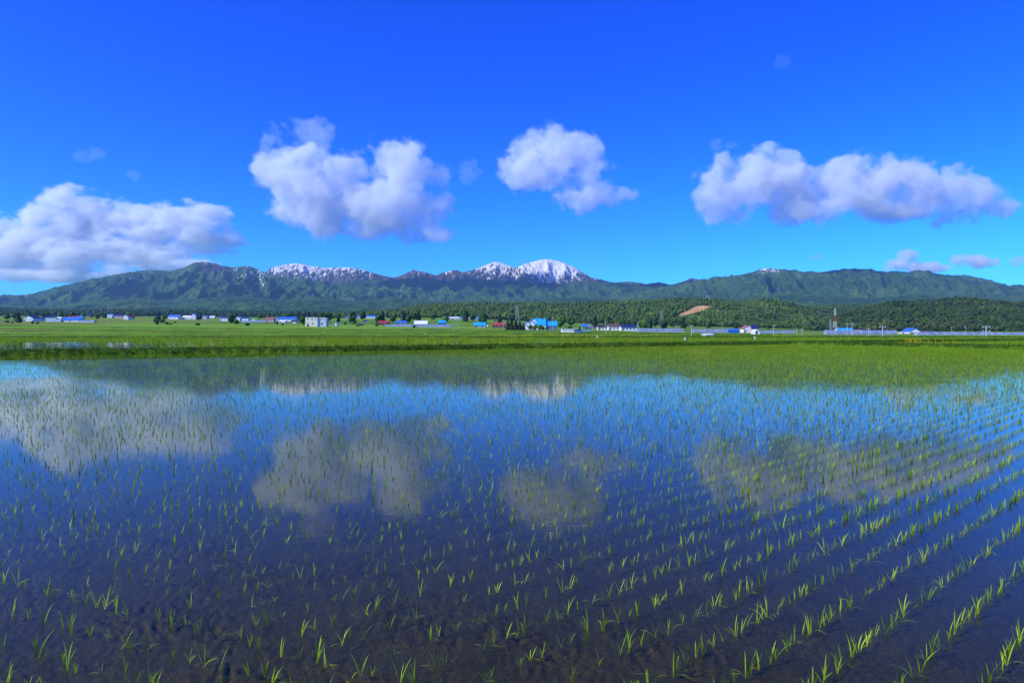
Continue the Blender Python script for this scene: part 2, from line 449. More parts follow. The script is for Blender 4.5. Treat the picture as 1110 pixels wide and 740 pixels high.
# the bank the photographer stands on
def bank(name, p0, p1, width, height, mat, seg=1.5, seed=0, base=0.0, zf=None, flat=0.35):
    p0 = Vector(p0); p1 = Vector(p1); L = (p1 - p0).length; n = max(2, int(L / seg)); d = (p1 - p0) / L; nn = Vector((-d.y, d.x))
    t = np.linspace(0, L, n); prof = np.array([-1, -0.75, -flat, 0, flat, 0.75, 1.0])
    hh = np.array([-0.3, 0.45, 0.96, 1.0, 0.95, 0.45, -0.3])
    T, P = np.meshgrid(t, prof, indexing='ij'); _, Hh = np.meshgrid(t, hh, indexing='ij')
    wob = 0.25 * fbm(T * 0.35, np.full_like(T, 3.0), oct=3, seed=seed)
    X = p0.x + d.x * T + nn.x * (P * width + wob); Y = p0.y + d.y * T + nn.y * (P * width + wob)
    Z = base + Hh * height * (1 + 0.35 * fbm(T * 0.5, P * 2, oct=3, seed=seed + 3))
    if zf is not None: Z = Z + zf(X, Y)
    me = np_mesh(name, np.stack([X, Y, Z], -1).reshape(-1, 3), grid_faces(n, len(prof)))
    o = link(name, me, mat, smooth=True); tag(o, kind='structure'); return o

m_bank, nt, out = newmat('bank_turf')
pos = coords(nt, (1, 1, 1))
n1 = noise(nt, pos, 1.3, 6, 0.75); n2 = noise(nt, pos, 0.12, 3, 0.5)
col = ramp(nt, math_n(nt, 'ADD', math_n(nt, 'MULTIPLY', n1, 0.6), math_n(nt, 'MULTIPLY', n2, 0.4)), [(0.32, (0.035, 0.04, 0.012)), (0.45, (0.045, 0.11, 0.008)), (0.6, (0.13, 0.24, 0.012))])
principled(nt, out, col, 0.9, bump(nt, n1, 1.0, 0.15), 0.1)

bank('grass_bank', (-60, -0.8), (60, -0.8), 2.2, 0.28, m_bank, 0.6, 1)
pA0 = DC - DA * 190
bank('grass_bank', pA0, DC + DA * 0.5, 0.75, 0.34, m_bank, 0.8, 2)
bank('grass_bank', DC, DC + DB * 95, 0.7, 0.32, m_bank, 0.8, 3)
bank('grass_bank', DC, DC + DA * 90, 0.7, 0.30, m_bank, 0.8, 4)
bank('grass_bank', (-165, 149), (165, 149), 0.9, 0.30, m_bank, 1.5, 5)
def zf(X, Y): return ground_z(555 + X / Y * F, Y) 
for k, (Dk, h) in enumerate([(205, .35), (262, .45), (335, .5), (430, .6)]):
    bank('grass_bank', (-Dk * 1.1, Dk + 3 * math.sin(k * 2.1)), (Dk * 1.1, Dk - 6 * math.cos(k * 1.7)), 1.3 + 0.2 * k, h, m_bank, 4, 6 + k, 0, zf)

# ------------------------------------------------------------------ scatter with geometry nodes (only for what nobody could count)
def variants_collection(name, meshes, mats):
    c = bpy.data.collections.new(name)
    for i, me in enumerate(meshes):
        ob = bpy.data.objects.new('%s_%02d' % (name, i), me)
        if mats and not me.materials: me.materials.append(mats)
        c.objects.link(ob)
    return c

def scatter(name, coll, P, rz, sc, var, label=None, cat=None, tilt=None):
    me = bpy.data.meshes.new(name); me.vertices.add(len(P)); me.vertices.foreach_set('co', np.asarray(P, np.float32).ravel())
    rot = np.zeros((len(P), 3), np.float32); rot[:, 2] = rz
    if tilt is not None: rot[:, 0] = tilt
    a = me.attributes.new('rot', 'FLOAT_VECTOR', 'POINT'); a.data.foreach_set('vector', rot.ravel())
    s3 = np.repeat(np.asarray(sc, np.float32)[:, None], 3, 1) if np.ndim(sc) == 1 else np.asarray(sc, np.float32)
    a = me.attributes.new('scl', 'FLOAT_VECTOR', 'POINT'); a.data.foreach_set('vector', s3.ravel())
    a = me.attributes.new('var', 'INT', 'POINT'); a.data.foreach_set('value', np.asarray(var, np.int32))
    o = link(name, me)
    ng = bpy.data.node_groups.new(name, 'GeometryNodeTree')
    ng.interface.new_socket('Geometry', in_out='INPUT', socket_type='NodeSocketGeometry')
    ng.interface.new_socket('Geometry', in_out='OUTPUT', socket_type='NodeSocketGeometry')
    gi = ng.nodes.new('NodeGroupInput'); go = ng.nodes.new('NodeGroupOutput')
    ci = ng.nodes.new('GeometryNodeCollectionInfo'); ci.inputs['Collection'].default_value = coll
    ci.inputs['Separate Children'].default_value = True; ci.inputs['Reset Children'].default_value = True
    ip = ng.nodes.new('GeometryNodeInstanceOnPoints'); ip.inputs['Pick Instance'].default_value = True
    def na(n, t):
        q = ng.nodes.new('GeometryNodeInputNamedAttribute'); q.data_type = t; q.inputs[0].default_value = n; return q.outputs[0]
    L = ng.links.new
    L(gi.outputs[0], ip.inputs['Points']); L(ci.outputs[0], ip.inputs['Instance'])
    L(na('var', 'INT'), ip.inputs['Instance Index'])
    eu = ng.nodes.new('FunctionNodeEulerToRotation'); L(na('rot', 'FLOAT_VECTOR'), eu.inputs[0]); L(eu.outputs[0], ip.inputs['Rotation'])
    L(na('scl', 'FLOAT_VECTOR'), ip.inputs['Scale']); L(ip.outputs[0], go.inputs[0])
    md = o.modifiers.new('scatter', 'NODES'); md.node_group = ng
    tag(o, label, cat, None, 'stuff')
    return o

# ------------------------------------------------------------------ rice
def blade(mb, base, az, lean, length, width, droop, nseg=4, twist=0.0):
    """one leaf: a folded tapering strip that leans and droops"""
    p = Vector(base); ang = lean; step = length / nseg
    d_h = Vector((math.cos(az), math.sin(az), 0)); side = Vector((-math.sin(az + twist), math.cos(az + twist), 0))
    vs = []; fs = []
    for k in range(nseg + 1):
        t = k / nseg; wdt = width * (0.55 + 0.9 * t) * (1 - t ** 2.2) if t < 1 else 0
        c = p.copy()
        if t >= 1: vs.append(c)
        else: vs += [c - side * wdt * .5, c + side * wdt * .5]
        p = p + (d_h * math.sin(ang) + Vector((0, 0, math.cos(ang)))) * step
        ang = min(ang + droop / nseg * (1 + t), 2.4)
        if p.z < 0.004 and k > 1: p.z = 0.004
    for k in range(nseg - 1): fs.append((2*k, 2*k+1, 2*k+3, 2*k+2))
    fs.append((2*nseg-2, 2*nseg-1, 2*nseg))
    mb.add(vs, fs)

def seedling_mesh(name, rnd, big=1.0, nseg=4, nb=None, wmul=1.0, droopy=0.25):
    mb = MB(); nb = nb or rnd.choice([3, 4, 4, 5, 6])
    for i in range(nb):
        az = rnd.uniform(0, 2 * math.pi); dr = rnd.random() < droopy
        L = big * rnd.uniform(0.085, 0.165); 
        lean = rnd.uniform(0.5, 1.0) if dr else rnd.uniform(0.03, 0.42)
        blade(mb, (rnd.uniform(-.008, .008), rnd.uniform(-.008, .008), -0.03), az, lean, L + 0.03, wmul * rnd.uniform(0.0068, 0.0110), rnd.uniform(1.0, 1.9) if dr else rnd.uniform(0.05, 0.7), nseg, rnd.uniform(-.6, .6))
    me = bpy.data.meshes.new(name); me.from_pydata(mb.v, [], mb.f); me.materials.append(M_rice); return me

rnd = random.Random(5)
near_var = [seedling_mesh('rice_seedling', rnd, 1.0, 5, None, 1.0, [0.05, 0.2, 0.4][i % 3]) for i in range(14)]
far_var = [seedling_mesh('rice_tuft', rnd, 1.0, 2, 4, 1.65, 0.12) for i in range(8)]
for me in far_var: me.materials.clear(); me.materials.append(M_rice_far)

su, sv = math.sin(ROWAZ), math.cos(ROWAZ)      # row direction (su, sv), across (-sv, su)
# headland rows near the lower left
HLa = Vector((wx(0, EYE * F / (632 - HOR)), EYE * F / (632 - HOR))); HLb = Vector((wx(300, EYE * F / (706 - HOR)), EYE * F / (706 - HOR)))
hd = (HLb - HLa).normalized(); hn = Vector((-hd.y, hd.x))
if hn.y < 0: hn = -hn
def head_side(x, y): return (x - HLa.x) * hn.x + (y - HLa.y) * hn.y

iu = np.arange(-740, 1900); iv = np.arange(-700, 700)
IU, IV = np.meshgrid(iu, iv)
v = IV * 0.30 + 0.05; u = IU * 0.088 + _hash(IV // 8, IV * 0, IV * 0, 3) * 0.10
u = u + rng.normal(0, 0.013, u.shape); v = v + rng.normal(0, 0.010, v.shape) + 0.05 * fbm(u * 0.12, v * 0.08, oct=2, seed=61)
X = u * su - v * sv; Y = u * sv + v * su
PXc = 555 + X / np.maximum(Y, .1) * F
a, b = in_main(X, Y)
ok = (Y > 1.7) & (PXc > np.where(Y < 12, -1100, -260)) & (PXc < np.where(Y < 12, 2200, 1370)) & (a > 1.0) & (b > 1.0) & (head_side(X, Y) > 0.16)
X, Y, PX = X[ok], Y[ok], PXc[ok]
# thinner stand at left and middle, gaps
thin = 0.05 + 0.24 * sst(900, 300, PX) + 0.38 * sst(700, 150, PX) * sst(14, 26, Y)
keep = rng.random(len(X)) > thin * (0.6 + 0.8 * (fbm(X * 0.4, Y * 0.4, oct=3, seed=71) + 0.5))
X, Y, PX = X[keep], Y[keep], PX[keep]
# headland plants
hx = []; hy = []
for r_ in range(6):
    for t in np.arange(-9, 8, 0.115):
        p = HLa + hd * (t + rng.normal(0, .03)) - hn * (r_ * 0.30 + rng.normal(0, .025))
        if p.y > 1.9 and rng.random() > 0.08: 
            hx.append(p.x); hy.append(p.y)
hx = np.array(hx); hy = np.array(hy); hp = 555 + hx / hy * F
sel = (hp < 700)
X = np.concatenate([X, hx[sel]]); Y = np.concatenate([Y, hy[sel]]); PX = np.concatenate([PX, hp[sel]])
size = rng.uniform(0.42, 0.90, len(X)) * (0.80 + 0.22 * sst(450, 950, PX))
rz = rng.uniform(0, 2 * math.pi, len(X)); zz = np.zeros(len(X))
PY = HOR + EYE * F / Y
size[len(size) - sel.sum():] *= 1.22
infr = (PX > 4) & (PX < 1106) & (PY < 738)
order = np.argsort(np.where(infr, Y, 1e9))
ind = order[:300]
LBL = 'slender bright green rice seedling of the nearest rows, standing in the shallow muddy water'
for k in ind:
    o = bpy.data.objects.new('rice_seedling', near_var[rng.integers(0, len(near_var))])
    o.location = (X[k], Y[k], 0); o.rotation_euler = (0, 0, rz[k]); s = size[k] * 1.05; o.scale = (s, s, s * rng.uniform(.9, 1.15))
    COL.objects.link(o); tag(o, LBL, 'rice seedling', 'rice seedlings of the nearest rows')
rest = np.ones(len(X), bool); rest[ind] = False
X, Y, rz, size, PX = X[rest], Y[rest], rz[rest], size[rest], PX[rest]
nearm = Y < 6.2
cn = variants_collection('rice_near', [m.copy() for m in near_var], None); cf = variants_collection('rice_far', far_var, None)
both = bpy.data.collections.new('rice_all')
vm = [m.copy() for m in near_var] + [m.copy() for m in far_var]
both = variants_collection('rice_all', vm, None)
var = np.where(nearm, rng.integers(0, 14, len(X)), 0)
# instance index follows the sorted object names
var = np.where(nearm, var, 14 + rng.integers(0, 8, len(X)))
scatter('rice_seedlings', both, np.stack([X, Y, np.zeros(len(X))], 1), rz, size, var,
        'thousands of small green rice seedlings in long rows out to the far bank', 'rice')
print('rice', len(X))

# rice in the paddies beyond the banks, planted closer
sx = rng.uniform(-140, 150, 120000); sy = rng.uniform(30, 147.5, 120000)
sy = np.round(sy / 0.6) * 0.6 + rng.normal(0, .06, len(sy))
a, b = in_main(sx, sy); p = 555 + sx / sy * F
ok = ((a < -0.9) | (b < -0.9)) & (p > -200) & (p < 1310) & ((p > 190 + 30 * np.sin(sy)) | (sy > 100) | (rng.random(len(p)) < 0.16))
sx, sy = sx[ok], sy[ok]
scatter('rice_paddy_growth', cf, np.stack([sx, sy, sx * 0], 1), rng.uniform(0, 6.28, len(sx)), np.stack([rng.uniform(2.0, 3.4, len(sx))] * 2 + [rng.uniform(1.2, 1.9, len(sx))], 1), rng.integers(0, 8, len(sx)),
        'dense young rice filling the flooded paddies beyond the first bank', 'rice')

# young crops in the fields further back, in lines
n_ = 42000
sy = np.sqrt(rng.uniform(151 ** 2, 430 ** 2, n_)); pp = rng.uniform(-180, 1290, n_)
sy = np.round(sy / 1.6) * 1.6 + rng.normal(0, .2, n_)
keep = fbm(wx(pp, sy) / 30, sy / 9, oct=3, seed=91) > 0.0
sy = sy[keep]; pp = pp[keep]; sx = wx(pp, sy); q_ = rng.uniform(2.5, 5.0, len(sx))
scatter('field_crops', cf, np.stack([sx, sy, ground_z(pp, sy) - .02], 1), rng.uniform(0, 6.28, len(sx)), np.stack([q_, q_, q_ * .55], 1), rng.integers(0, 8, len(sx)),
        'green crop rows in the fields between the paddies and village', 'crops')

# dandelions along the banks
m_yel, nt, out = newmat('yellow_petals'); principled(nt, out, (0.75, 0.52, 0.01), 0.6, None, 0.2)
def flower():
    mb = MB()
    for k in range(9):
        a = 2 * math.pi * k / 9; mb.add([(0, 0, .20), (.05 * math.cos(a - .3), .05 * math.sin(a - .3), .23), (.07 * math.cos(a), .07 * math.sin(a), .21), (.05 * math.cos(a + .3), .05 * math.sin(a + .3), .23)], [(0, 1, 2, 3)])
    mb.tube([(0, 0, -.05), (0, 0, .20)], [.008, .006], 4)
    me = bpy.data.meshes.new('dandelion'); me.from_pydata(mb.v, [], mb.f); me.materials.append(m_yel); return me
cy_ = variants_collection('dandelion_heads', [flower()], None)
fp = []
for (px, D0_, spread, n_) in [(592, 152, 9, 260), (992, 84, .5, 22), (1030, 80, 1.6, 7), (690, 152, 7, 60), (60, 210, 12, 90), (310, 207, 12, 50), (860, 150, 6, 60), (450, 79, 10, 60)]:
    for i in range(n_):
        y = D0_ + rnd.gauss(0, .6); x = wx(px, D0_) + rnd.gauss(0, spread)
        fp.append((x, y, .28 if D0_ < 160 else float(ground_z(555 + x / y * F, y).ravel()[0]) + .2))
scatter('dandelions', cy_, np.array(fp), rng.uniform(0, 6.28, len(fp)), rng.uniform(.9, 1.9, len(fp)), np.zeros(len(fp), int),
        'patches of yellow dandelions flowering along the paddy banks', 'flowers')

# grass on the banks
def tuft_mesh(rnd, n=14, h=0.3):
    mb = MB()
    for i in range(n):
        blade(mb, (rnd.uniform(-.1, .1), rnd.uniform(-.1, .1), -0.03), rnd.uniform(0, 6.28), rnd.uniform(.05, .7), h * rnd.uniform(.5, 1.1), 0.018, rnd.uniform(.2, 1.2), 3)
    me = bpy.data.meshes.new('grass_tuft'); me.from_pydata(mb.v, [], mb.f); me.materials.append(M_bank_grass); return me
ct = variants_collection('tufts', [tuft_mesh(rnd) for _ in range(6)], None)
P = []; S = []
def on_bank(p0, p1, width, height, n, s0, s1):
    p0 = Vector(p0); p1 = Vector(p1); d = (p1 - p0).normalized(); nn = Vector((-d.y, d.x)); L = (p1 - p0).length
    for i in range(n):
        t = rnd.random() * L; q = rnd.uniform(-0.95, 0.95)
        z = height * (1.0 if abs(q) < .35 else 1 - (abs(q) - .35) / .65 * 0.9)
        x = p0.x + d.x * t + nn.x * q * width; y = p0.y + d.y * t + nn.y * q * width
        P.append((x, y, z * 0.9)); S.append(rnd.uniform(s0, s1))
on_bank(pA0 + DA * 60, DC, 0.75, 0.34, 10000, .4, .95)
on_bank(pA0 + DA * 60, DC, 0.75, 0.34, 500, 1.0, 1.7)
on_bank(DC, DC + DB * 60, 0.7, 0.32, 3500, .6, 1.1)
on_bank(DC, DC + DA * 60, 0.7, 0.3, 2500, .6, 1.2)
on_bank((-115, 149), (120, 149), 0.9, 0.30, 5000, .7, 1.3)
on_bank((-4, -0.8), (4, -0.8), 2.0, 0.28, 1200, .5, .9)
scatter('bank_grass', ct, np.array(P), rng.uniform(0, 6.28, len(P)), np.array(S), rng.integers(0, 6, len(P)),
        'rough dark green grass growing along the tops of the paddy banks', 'grass')

# ------------------------------------------------------------------ mountains
def prof(pts): 
    a = np.array(pts, float); return lambda x: np.interp(x, a[:, 0], a[:, 1])

def range_mesh(name, pts, D0, D1, Dback, mat, base_row, u0=-260, u1=1370, du=1.6, rows=120, spur=150, warp=26, seed=0,
               snow=None, bare=None, jag=0.6, power=1.25, spur_w=620.0):
    us = np.arange(u0, u1, du)
    t = np.concatenate([np.linspace(0, 1, rows), 1 + np.linspace(0.02, 1, 14)])
    T, U = np.meshgrid(t, us, indexing='ij')
    D = np.where(T <= 1, D0 + (D1 - D0) * T, D1 + (Dback - D1) * (T - 1))
    X = wx(U, D)
    Tc = np.clip(T, 0, 1)
    env = (1 - Tc)
    wu = U + warp * env * fbm(X / 1400, D / 1900, oct=3, seed=seed) * 2
    top = prof(pts)(wu) + jag * fbm(wu / 5, wu * 0 + 2.5, oct=4, seed=seed + 9)
    br = base_row(U) if callable(base_row) else base_row
    row = br + (top - br) * Tc ** power
    Z = EYE + (HOR - row) / F * D
    relief = np.clip((HOR - top) / F * D1 / 500, 0.25, 1.6)
    rd = ridged(X / spur_w + 0.25 * fbm(X / 900, D / 900, oct=2, seed=seed + 4), D / (spur_w * 2.3), oct=6, seed=seed + 20, gain=0.52)
    sh = np.clip(Tc * (1 - Tc) * 4, 0, 1) ** 0.7
    Z = Z + spur * relief * (rd - 0.45) * sh
    Z = Z + 0.05 * spur * fbm(X / 90, D / 110, oct=4, seed=seed + 31) * np.clip(Tc * 3, 0, 1)
    Z = np.where(T > 1, Z - (T - 1) * (Z + 60), Z)
    me = np_mesh(name, np.stack([X, D, Z], -1).reshape(-1, 3), grid_faces(len(t), len(us)))
    add_attr(me, 'snow', snow(U, X, D, Z, rd, Tc) if snow else np.zeros_like(Z))
    add_attr(me, 'bare', bare(U, X, D, Z, rd, Tc) if bare else np.zeros_like(Z) - 1)
    o = link(name, me, mat, smooth=True); tag(o, kind='structure'); return o

M_snowy = mountain_mat('snowy_mountain', True)
M_green = mountain_mat('green_mountain', True)
M_forest = mountain_mat('forested_range', False)

snowy = [(-260, 320), (200, 312), (250, 300), (280, 293), (289, 295), (295, 290), (310, 287), (322, 285.3), (335, 288), (353, 290.5), (378, 290), (391, 291.5), (409, 297), (426, 301), (434, 299), (449, 292.5),
         (459, 294.5), (472, 298.5), (482, 295), (494, 292.5), (502, 295), (512, 293), (522, 289.5), (531, 286), (536, 284), (543, 285), (550, 287.5), (560, 290.5), (568, 286.5), (580, 283), (593, 280.8), (605, 283),
         (621, 289), (631, 295), (641, 301), (653, 303.5), (666, 306.5), (681, 305), (701, 308), (714, 306), (727, 309), (742, 304.5), (749, 301.5), (757, 303), (800, 305), (900, 312), (1370, 318)]
def snow_main(U, X, D, Z, rd, T):
    el = HOR - ((Z - EYE) / D * -F + HOR)
    row = HOR - (Z - EYE) / D * F
    strong = np.interp(U, [240, 285, 330, 400, 425, 445, 470, 505, 530, 545, 560, 600, 640, 665, 680, 705, 715, 740, 750, 765], [0.1, .45, .62, .5, .2, .42, .3, .5, .68, .6, .6, .9, .6, .3, .6, .6, .1, .1, .6, .1])
    line = np.interp(U, [280, 330, 420, 520, 600, 650, 700, 760], [305, 308, 306, 304, 308, 306, 308.5, 306])
    return strong + (line - row) * 0.035 - 0.50 - (row > line + 1) * 0.6 + (0.45 - rd) * 0.25
def bare_main(U, X, D, Z, rd, T):
    row = HOR - (Z - EYE) / D * F
    return (310 - row) * 0.12
range_mesh('snowy_mountains', snowy, 9500, 10300, 11800, M_snowy, 326, u0=150, u1=1000, du=1.0, rows=130, spur=95, warp=8, seed=3, snow=snow_main, bare=bare_main, jag=0.35, power=0.8, spur_w=260)

leftm = [(-260, 330), (-60, 325), (0, 321.7), (25, 319.5), (37, 319.8), (50, 315), (62, 311), (80, 307), (100, 303), (120, 299), (140, 295), (150, 293.5), (165, 292.8), (185, 294), (200, 290), (208, 286), (215, 284), (225, 284),
         (235, 286), (245, 288.5), (255, 290), (262, 289), (270, 288), (277, 291), (285, 295), (296, 298), (320, 302), (350, 306), (390, 311), (440, 316), (560, 321), (800, 325), (1370, 326)]
def snow_left(U, X, D, Z, rd, T):
    row = HOR - (Z - EYE) / D * F
    s = np.interp(U, [100, 110, 125, 150, 180, 200, 225, 240, 262, 285, 300], [-.8, -.3, -.2, .08, -.1, -.3, .0, .05, .1, .3, .0])
    return s + (300 - row) * 0.010 - (row > 312) * 1.0 + 0.02
def bare_left(U, X, D, Z, rd, T):
    row = HOR - (Z - EYE) / D * F
    return np.interp(U, [150, 200, 230, 260, 290], [-.3, .1, .55, .35, .1]) + (296 - row) * 0.02
range_mesh('left_mountains', leftm, 6500, 9000, 10800, M_green, 338, u0=-260, u1=820, du=1.3, rows=150, spur=230, warp=26, seed=13, snow=snow_left, bare=bare_left, jag=0.5, power=1.05, spur_w=520)

midm = [(120, 330), (200, 322), (240, 312), (270, 304.5), (285, 302.5), (300, 301.5), (320, 303), (345, 306.5), (360, 308), (375, 307.5), (390, 305), (405, 303), (420, 304), (440, 302), (455, 301.5), (470, 303), (485, 306), (500, 305),
        (515, 303.5), (530, 303), (545, 304.5), (560, 304), (580, 306), (600, 305), (620, 305), (640, 305.5), (655, 307), (670, 307), (685, 309.5), (700, 308.5), (714, 306), (722, 307.5), (735, 311), (760, 314), (800, 318), (1000, 324)]
range_mesh('forested_foothills', midm, 7500, 9900, 10400, M_forest, 340, u0=120, u1=1000, du=1.3, rows=140, spur=165, warp=40, seed=33, jag=0.6, power=0.95, spur_w=430)

rightm = [(560, 330), (640, 324), (690, 317), (720, 311), (742, 307), (757, 304.5), (767, 303), (775, 300), (792, 299.5), (807, 297.5), (818, 294), (826, 291.8), (845, 291.8), (864, 294), (878, 295.5), (891, 295), (900, 293.5), (910, 292.6),
          (926, 291), (935, 292), (945, 292.5), (953, 294.2), (961, 295), (972, 294), (983, 296), (994, 294), (1003, 294.5), (1013, 296.5), (1026, 299), (1045, 298.3), (1058, 301), (1072, 303.5), (1082, 307), (1091, 310.5), (1102, 308.5),
          (1110, 309.5), (1150, 313), (1250, 306), (1370, 318)]
def snow_right(U, X, D, Z, rd, T):
    row = HOR - (Z - EYE) / D * F
    return np.interp(U, [750, 815, 824, 845, 860], [-1, -.4, .5, .32, -1]) - (row > 297) * 1.0
def bare_right(U, X, D, Z, rd, T):
    row = HOR - (Z - EYE) / D * F
    return np.interp(U, [800, 820, 850, 890, 960], [-.4, .3, .35, .1, -.5]) + (296 - row) * 0.05
range_mesh('right_mountains', rightm, 5900, 8900, 10400, M_green, 345, u0=560, u1=1370, du=1.3, rows=150, spur=240, warp=24, seed=53, snow=snow_right, bare=bare_right, jag=0.35, power=1.0, spur_w=430)

nearf = [(-260, 338), (-120, 336), (0, 334), (60, 331.5), (110, 325.5), (150, 323.5), (190, 327), (230, 322), (258, 320.5), (300, 325), (340, 321.5), (380, 326), (430, 322.5), (480, 327), (520, 323.5), (570, 327), (620, 322.5), (680, 326), (740, 319.5), (790, 323),
         (850, 317.5), (900, 321), (950, 324), (1000, 317), (1060, 323), (1110, 320), (1200, 324), (1370, 322)]
range_mesh('near_foothills', nearf, 4200, 6200, 7200, M_forest, 343, u0=-260, u1=1370, du=1.4, rows=110, spur=120, warp=34, seed=73, jag=0.5, power=0.85, spur_w=380)

# low wooded hills and the belts of forest on them
def hill_fn(pts, D0, D1, base_row, seed, amp=6.0, power=0.8):
    pf = prof(pts)
    def f(U, D):
        T = np.clip((D - D0) / (D1 - D0), 0, 1)
        X = wx(U, D)
        wu = U + 18 * (1 - T) * fbm(X / 260, D / 260, oct=3, seed=seed)
        br = ground_row(U, D)
        top = pf(wu)
        row = br + (np.minimum(top, br) - br) * T ** power
        Z = EYE + (HOR - row) / F * D
        ht = np.clip((br - top) / 20, 0, 1)
        Z = Z + amp * ht * fbm(X / 110, D / 110, oct=4, seed=seed + 5) * np.clip(T * 4, 0, 1) * np.clip((1.15 - T) * 6, 0, 1)
        Z = np.where(D > D1, Z - (D - D1) * 0.12, Z) - 0.6
        return Z
    return f

m_floor, nt, out = newmat('forest_floor')
pos = coords(nt, (1, 1, 1))
n1 = noise(nt, pos, 0.02, 5, 0.7)
principled(nt, out, ramp(nt, n1, [(0.3, (0.02, 0.04, 0.01)), (0.7, (0.07, 0.10, 0.02))]), 0.9, None, 0.1)

def hill_mesh(name, fn, D0, D1, u0, u1):
    us = np.arange(u0, u1 + 1, 5.0); Ds = np.linspace(D0, D1 * 1.25, 90); D, U = np.meshgrid(Ds, us, indexing='ij')
    me = np_mesh(name, np.stack([wx(U, D), D, fn(U, D)], -1).reshape(-1, 3), grid_faces(len(Ds), len(us)))
    o = link(name, me, m_floor, smooth=True); tag(o, kind='structure'); return o

import bmesh
def ico(sub):
    bm = bmesh.new(); bmesh.ops.create_icosphere(bm, subdivisions=sub, radius=1.0)
    v = np.array([p.co[:] for p in bm.verts]); f = np.array([[q.index for q in fc.verts] for fc in bm.faces]); bm.free(); return v, f
IC1 = ico(1); IC2 = ico(2)

def crown_arrays(r, lobes, seed, squash=0.9, conifer=False, sub=2, rough=0.28):
    g_ = np.random.default_rng(seed); Vs = []; Fs = []; n = 0
    bv, bf = IC2 if sub == 2 else IC1
    for i in range(lobes):
        if conifer:
            t = i / max(1, lobes - 1); c = np.array([g_.normal(0, .05), g_.normal(0, .05), 0.25 + 1.6 * t]); rr = 0.52 * (1 - t * 0.82); sq = 0.62
        else:
            a = g_.uniform(0, 2 * math.pi); q = math.sqrt(g_.random()) * 0.55; zc = g_.uniform(0.5, 1.25); q *= (1.0 if zc < 1.0 else 0.6)
            c = np.array([q * math.cos(a), q * math.sin(a), zc]); rr = g_.uniform(0.32, 0.52); sq = g_.uniform(.75, 1.0) * squash
        v = bv * (1 + rough * g_.normal(0, 1, (len(bv), 1)) * 0.6)
        v = v * np.array([rr, rr, rr * sq]) + c
        Vs.append(v * r); Fs.append(bf + n); n += len(bv)
    return np.concatenate(Vs), np.concatenate(Fs)

def crown_mesh(name, mat, **kw):
    V, Fc = crown_arrays(1.0, **kw); me = np_mesh(name, V, Fc); me.materials.append(mat); return me

M_crown_deep = forest_mat('crown_leaves_deep', [(0.22, (0.009, 0.026, 0.008)), (0.42, (0.020, 0.052, 0.010)), (0.54, (0.040, 0.085, 0.012)), (0.62, (0.058, 0.058, 0.026)), (0.78, (0.075, 0.135, 0.015))])
cw = variants_collection('forest_crown', [crown_mesh('fc', M_crown, lobes=4, seed=100 + i, sub=1) for i in range(6)] +
                         [crown_mesh('fc', M_crown, lobes=4, seed=200 + i, sub=1, conifer=True) for i in range(2)], None)
cdp = variants_collection('deep_crown', [crown_mesh('dc', M_crown_deep, lobes=4, seed=400 + i, sub=1) for i in range(6)] +
                         [crown_mesh('dc', M_crown_deep, lobes=4, seed=450 + i, sub=1, conifer=True) for i in range(2)], None)
ch = variants_collection('hazy_crown', [crown_mesh('hc', M_crown_hazy, lobes=4, seed=300 + i, sub=1) for i in range(6)], None)

def forest(name, coll, fn, D0, D1, u0, u1, n, s0, s1, label, seed, nv=8, conif=0.12, exclude=None):
    g_ = np.random.default_rng(seed)
    D = np.sqrt(g_.uniform(D0 ** 2, (D1 * 1.03) ** 2, n)); U = g_.uniform(u0, u1, n)
    keep = np.ones(n, bool)
    if exclude is not None: keep = ~exclude(U, D, fn(U, D))
    D = D[keep]; U = U[keep]; Z = fn(U, D)
    s = s0 + (s1 - s0) * g_.beta(2, 2.6, len(D)) * (0.75 + 0.5 * sst(-.3, .3, fbm(wx(U, D) / 70, D / 70, oct=2, seed=seed + 7))); var = g_.integers(0, 6, len(D))
    if nv > 6:
        var = np.where(g_.random(len(D)) < conif, g_.integers(6, 8, len(D)), var)
    sc = np.stack([s, s, s * g_.uniform(.8, 1.25, len(D))], 1)
    return scatter(name, coll, np.stack([wx(U, D), D, Z - s * 0.15], 1), g_.uniform(0, 6.28, len(D)), sc, var, label, 'woodland')

hA = [(350, 347), (380, 345), (405, 341), (430, 338.5), (450, 334), (470, 331.5), (500, 331), (550, 330), (600, 330.5), (640, 329.5), (680, 328), (720, 326), (760, 326), (800, 327.5), (825, 326.5), (840, 328), (858, 330), (872, 335), (884, 341), (895, 349), (920, 355)]
hB = [(860, 357), (890, 352), (905, 344), (930, 337), (950, 332), (975, 329), (1000, 327), (1020, 325.5), (1040, 325), (1060, 327), (1085, 328.5), (1110, 330), (1200, 332), (1370, 330)]
hC = [(700, 345), (820, 338), (860, 334), (890, 332), (920, 331.5), (960, 331.5), (1000, 334), (1060, 342), (1200, 350)]
hL = [(-260, 336), (0, 336), (60, 338), (150, 338), (230, 339), (300, 340), (360, 341), (420, 341), (520, 342), (600, 345)]
fA = hill_fn(hA, 1250, 1900, None, 81); fB = hill_fn(hB, 1000, 1550, None, 83); fC = hill_fn(hC, 2000, 2600, None, 85); fL = hill_fn(hL, 2300, 3300, None, 87, power=0.6)
hill_mesh('wooded_hill', fA, 1250, 1900, 350, 925); hill_mesh('wooded_hill', fB, 1000, 1550, 860, 1370)
hill_mesh('wooded_hill', fC, 2000, 2600, 700, 1200); hill_mesh('wooded_hill', fL, 2300, 3300, -260, 600)

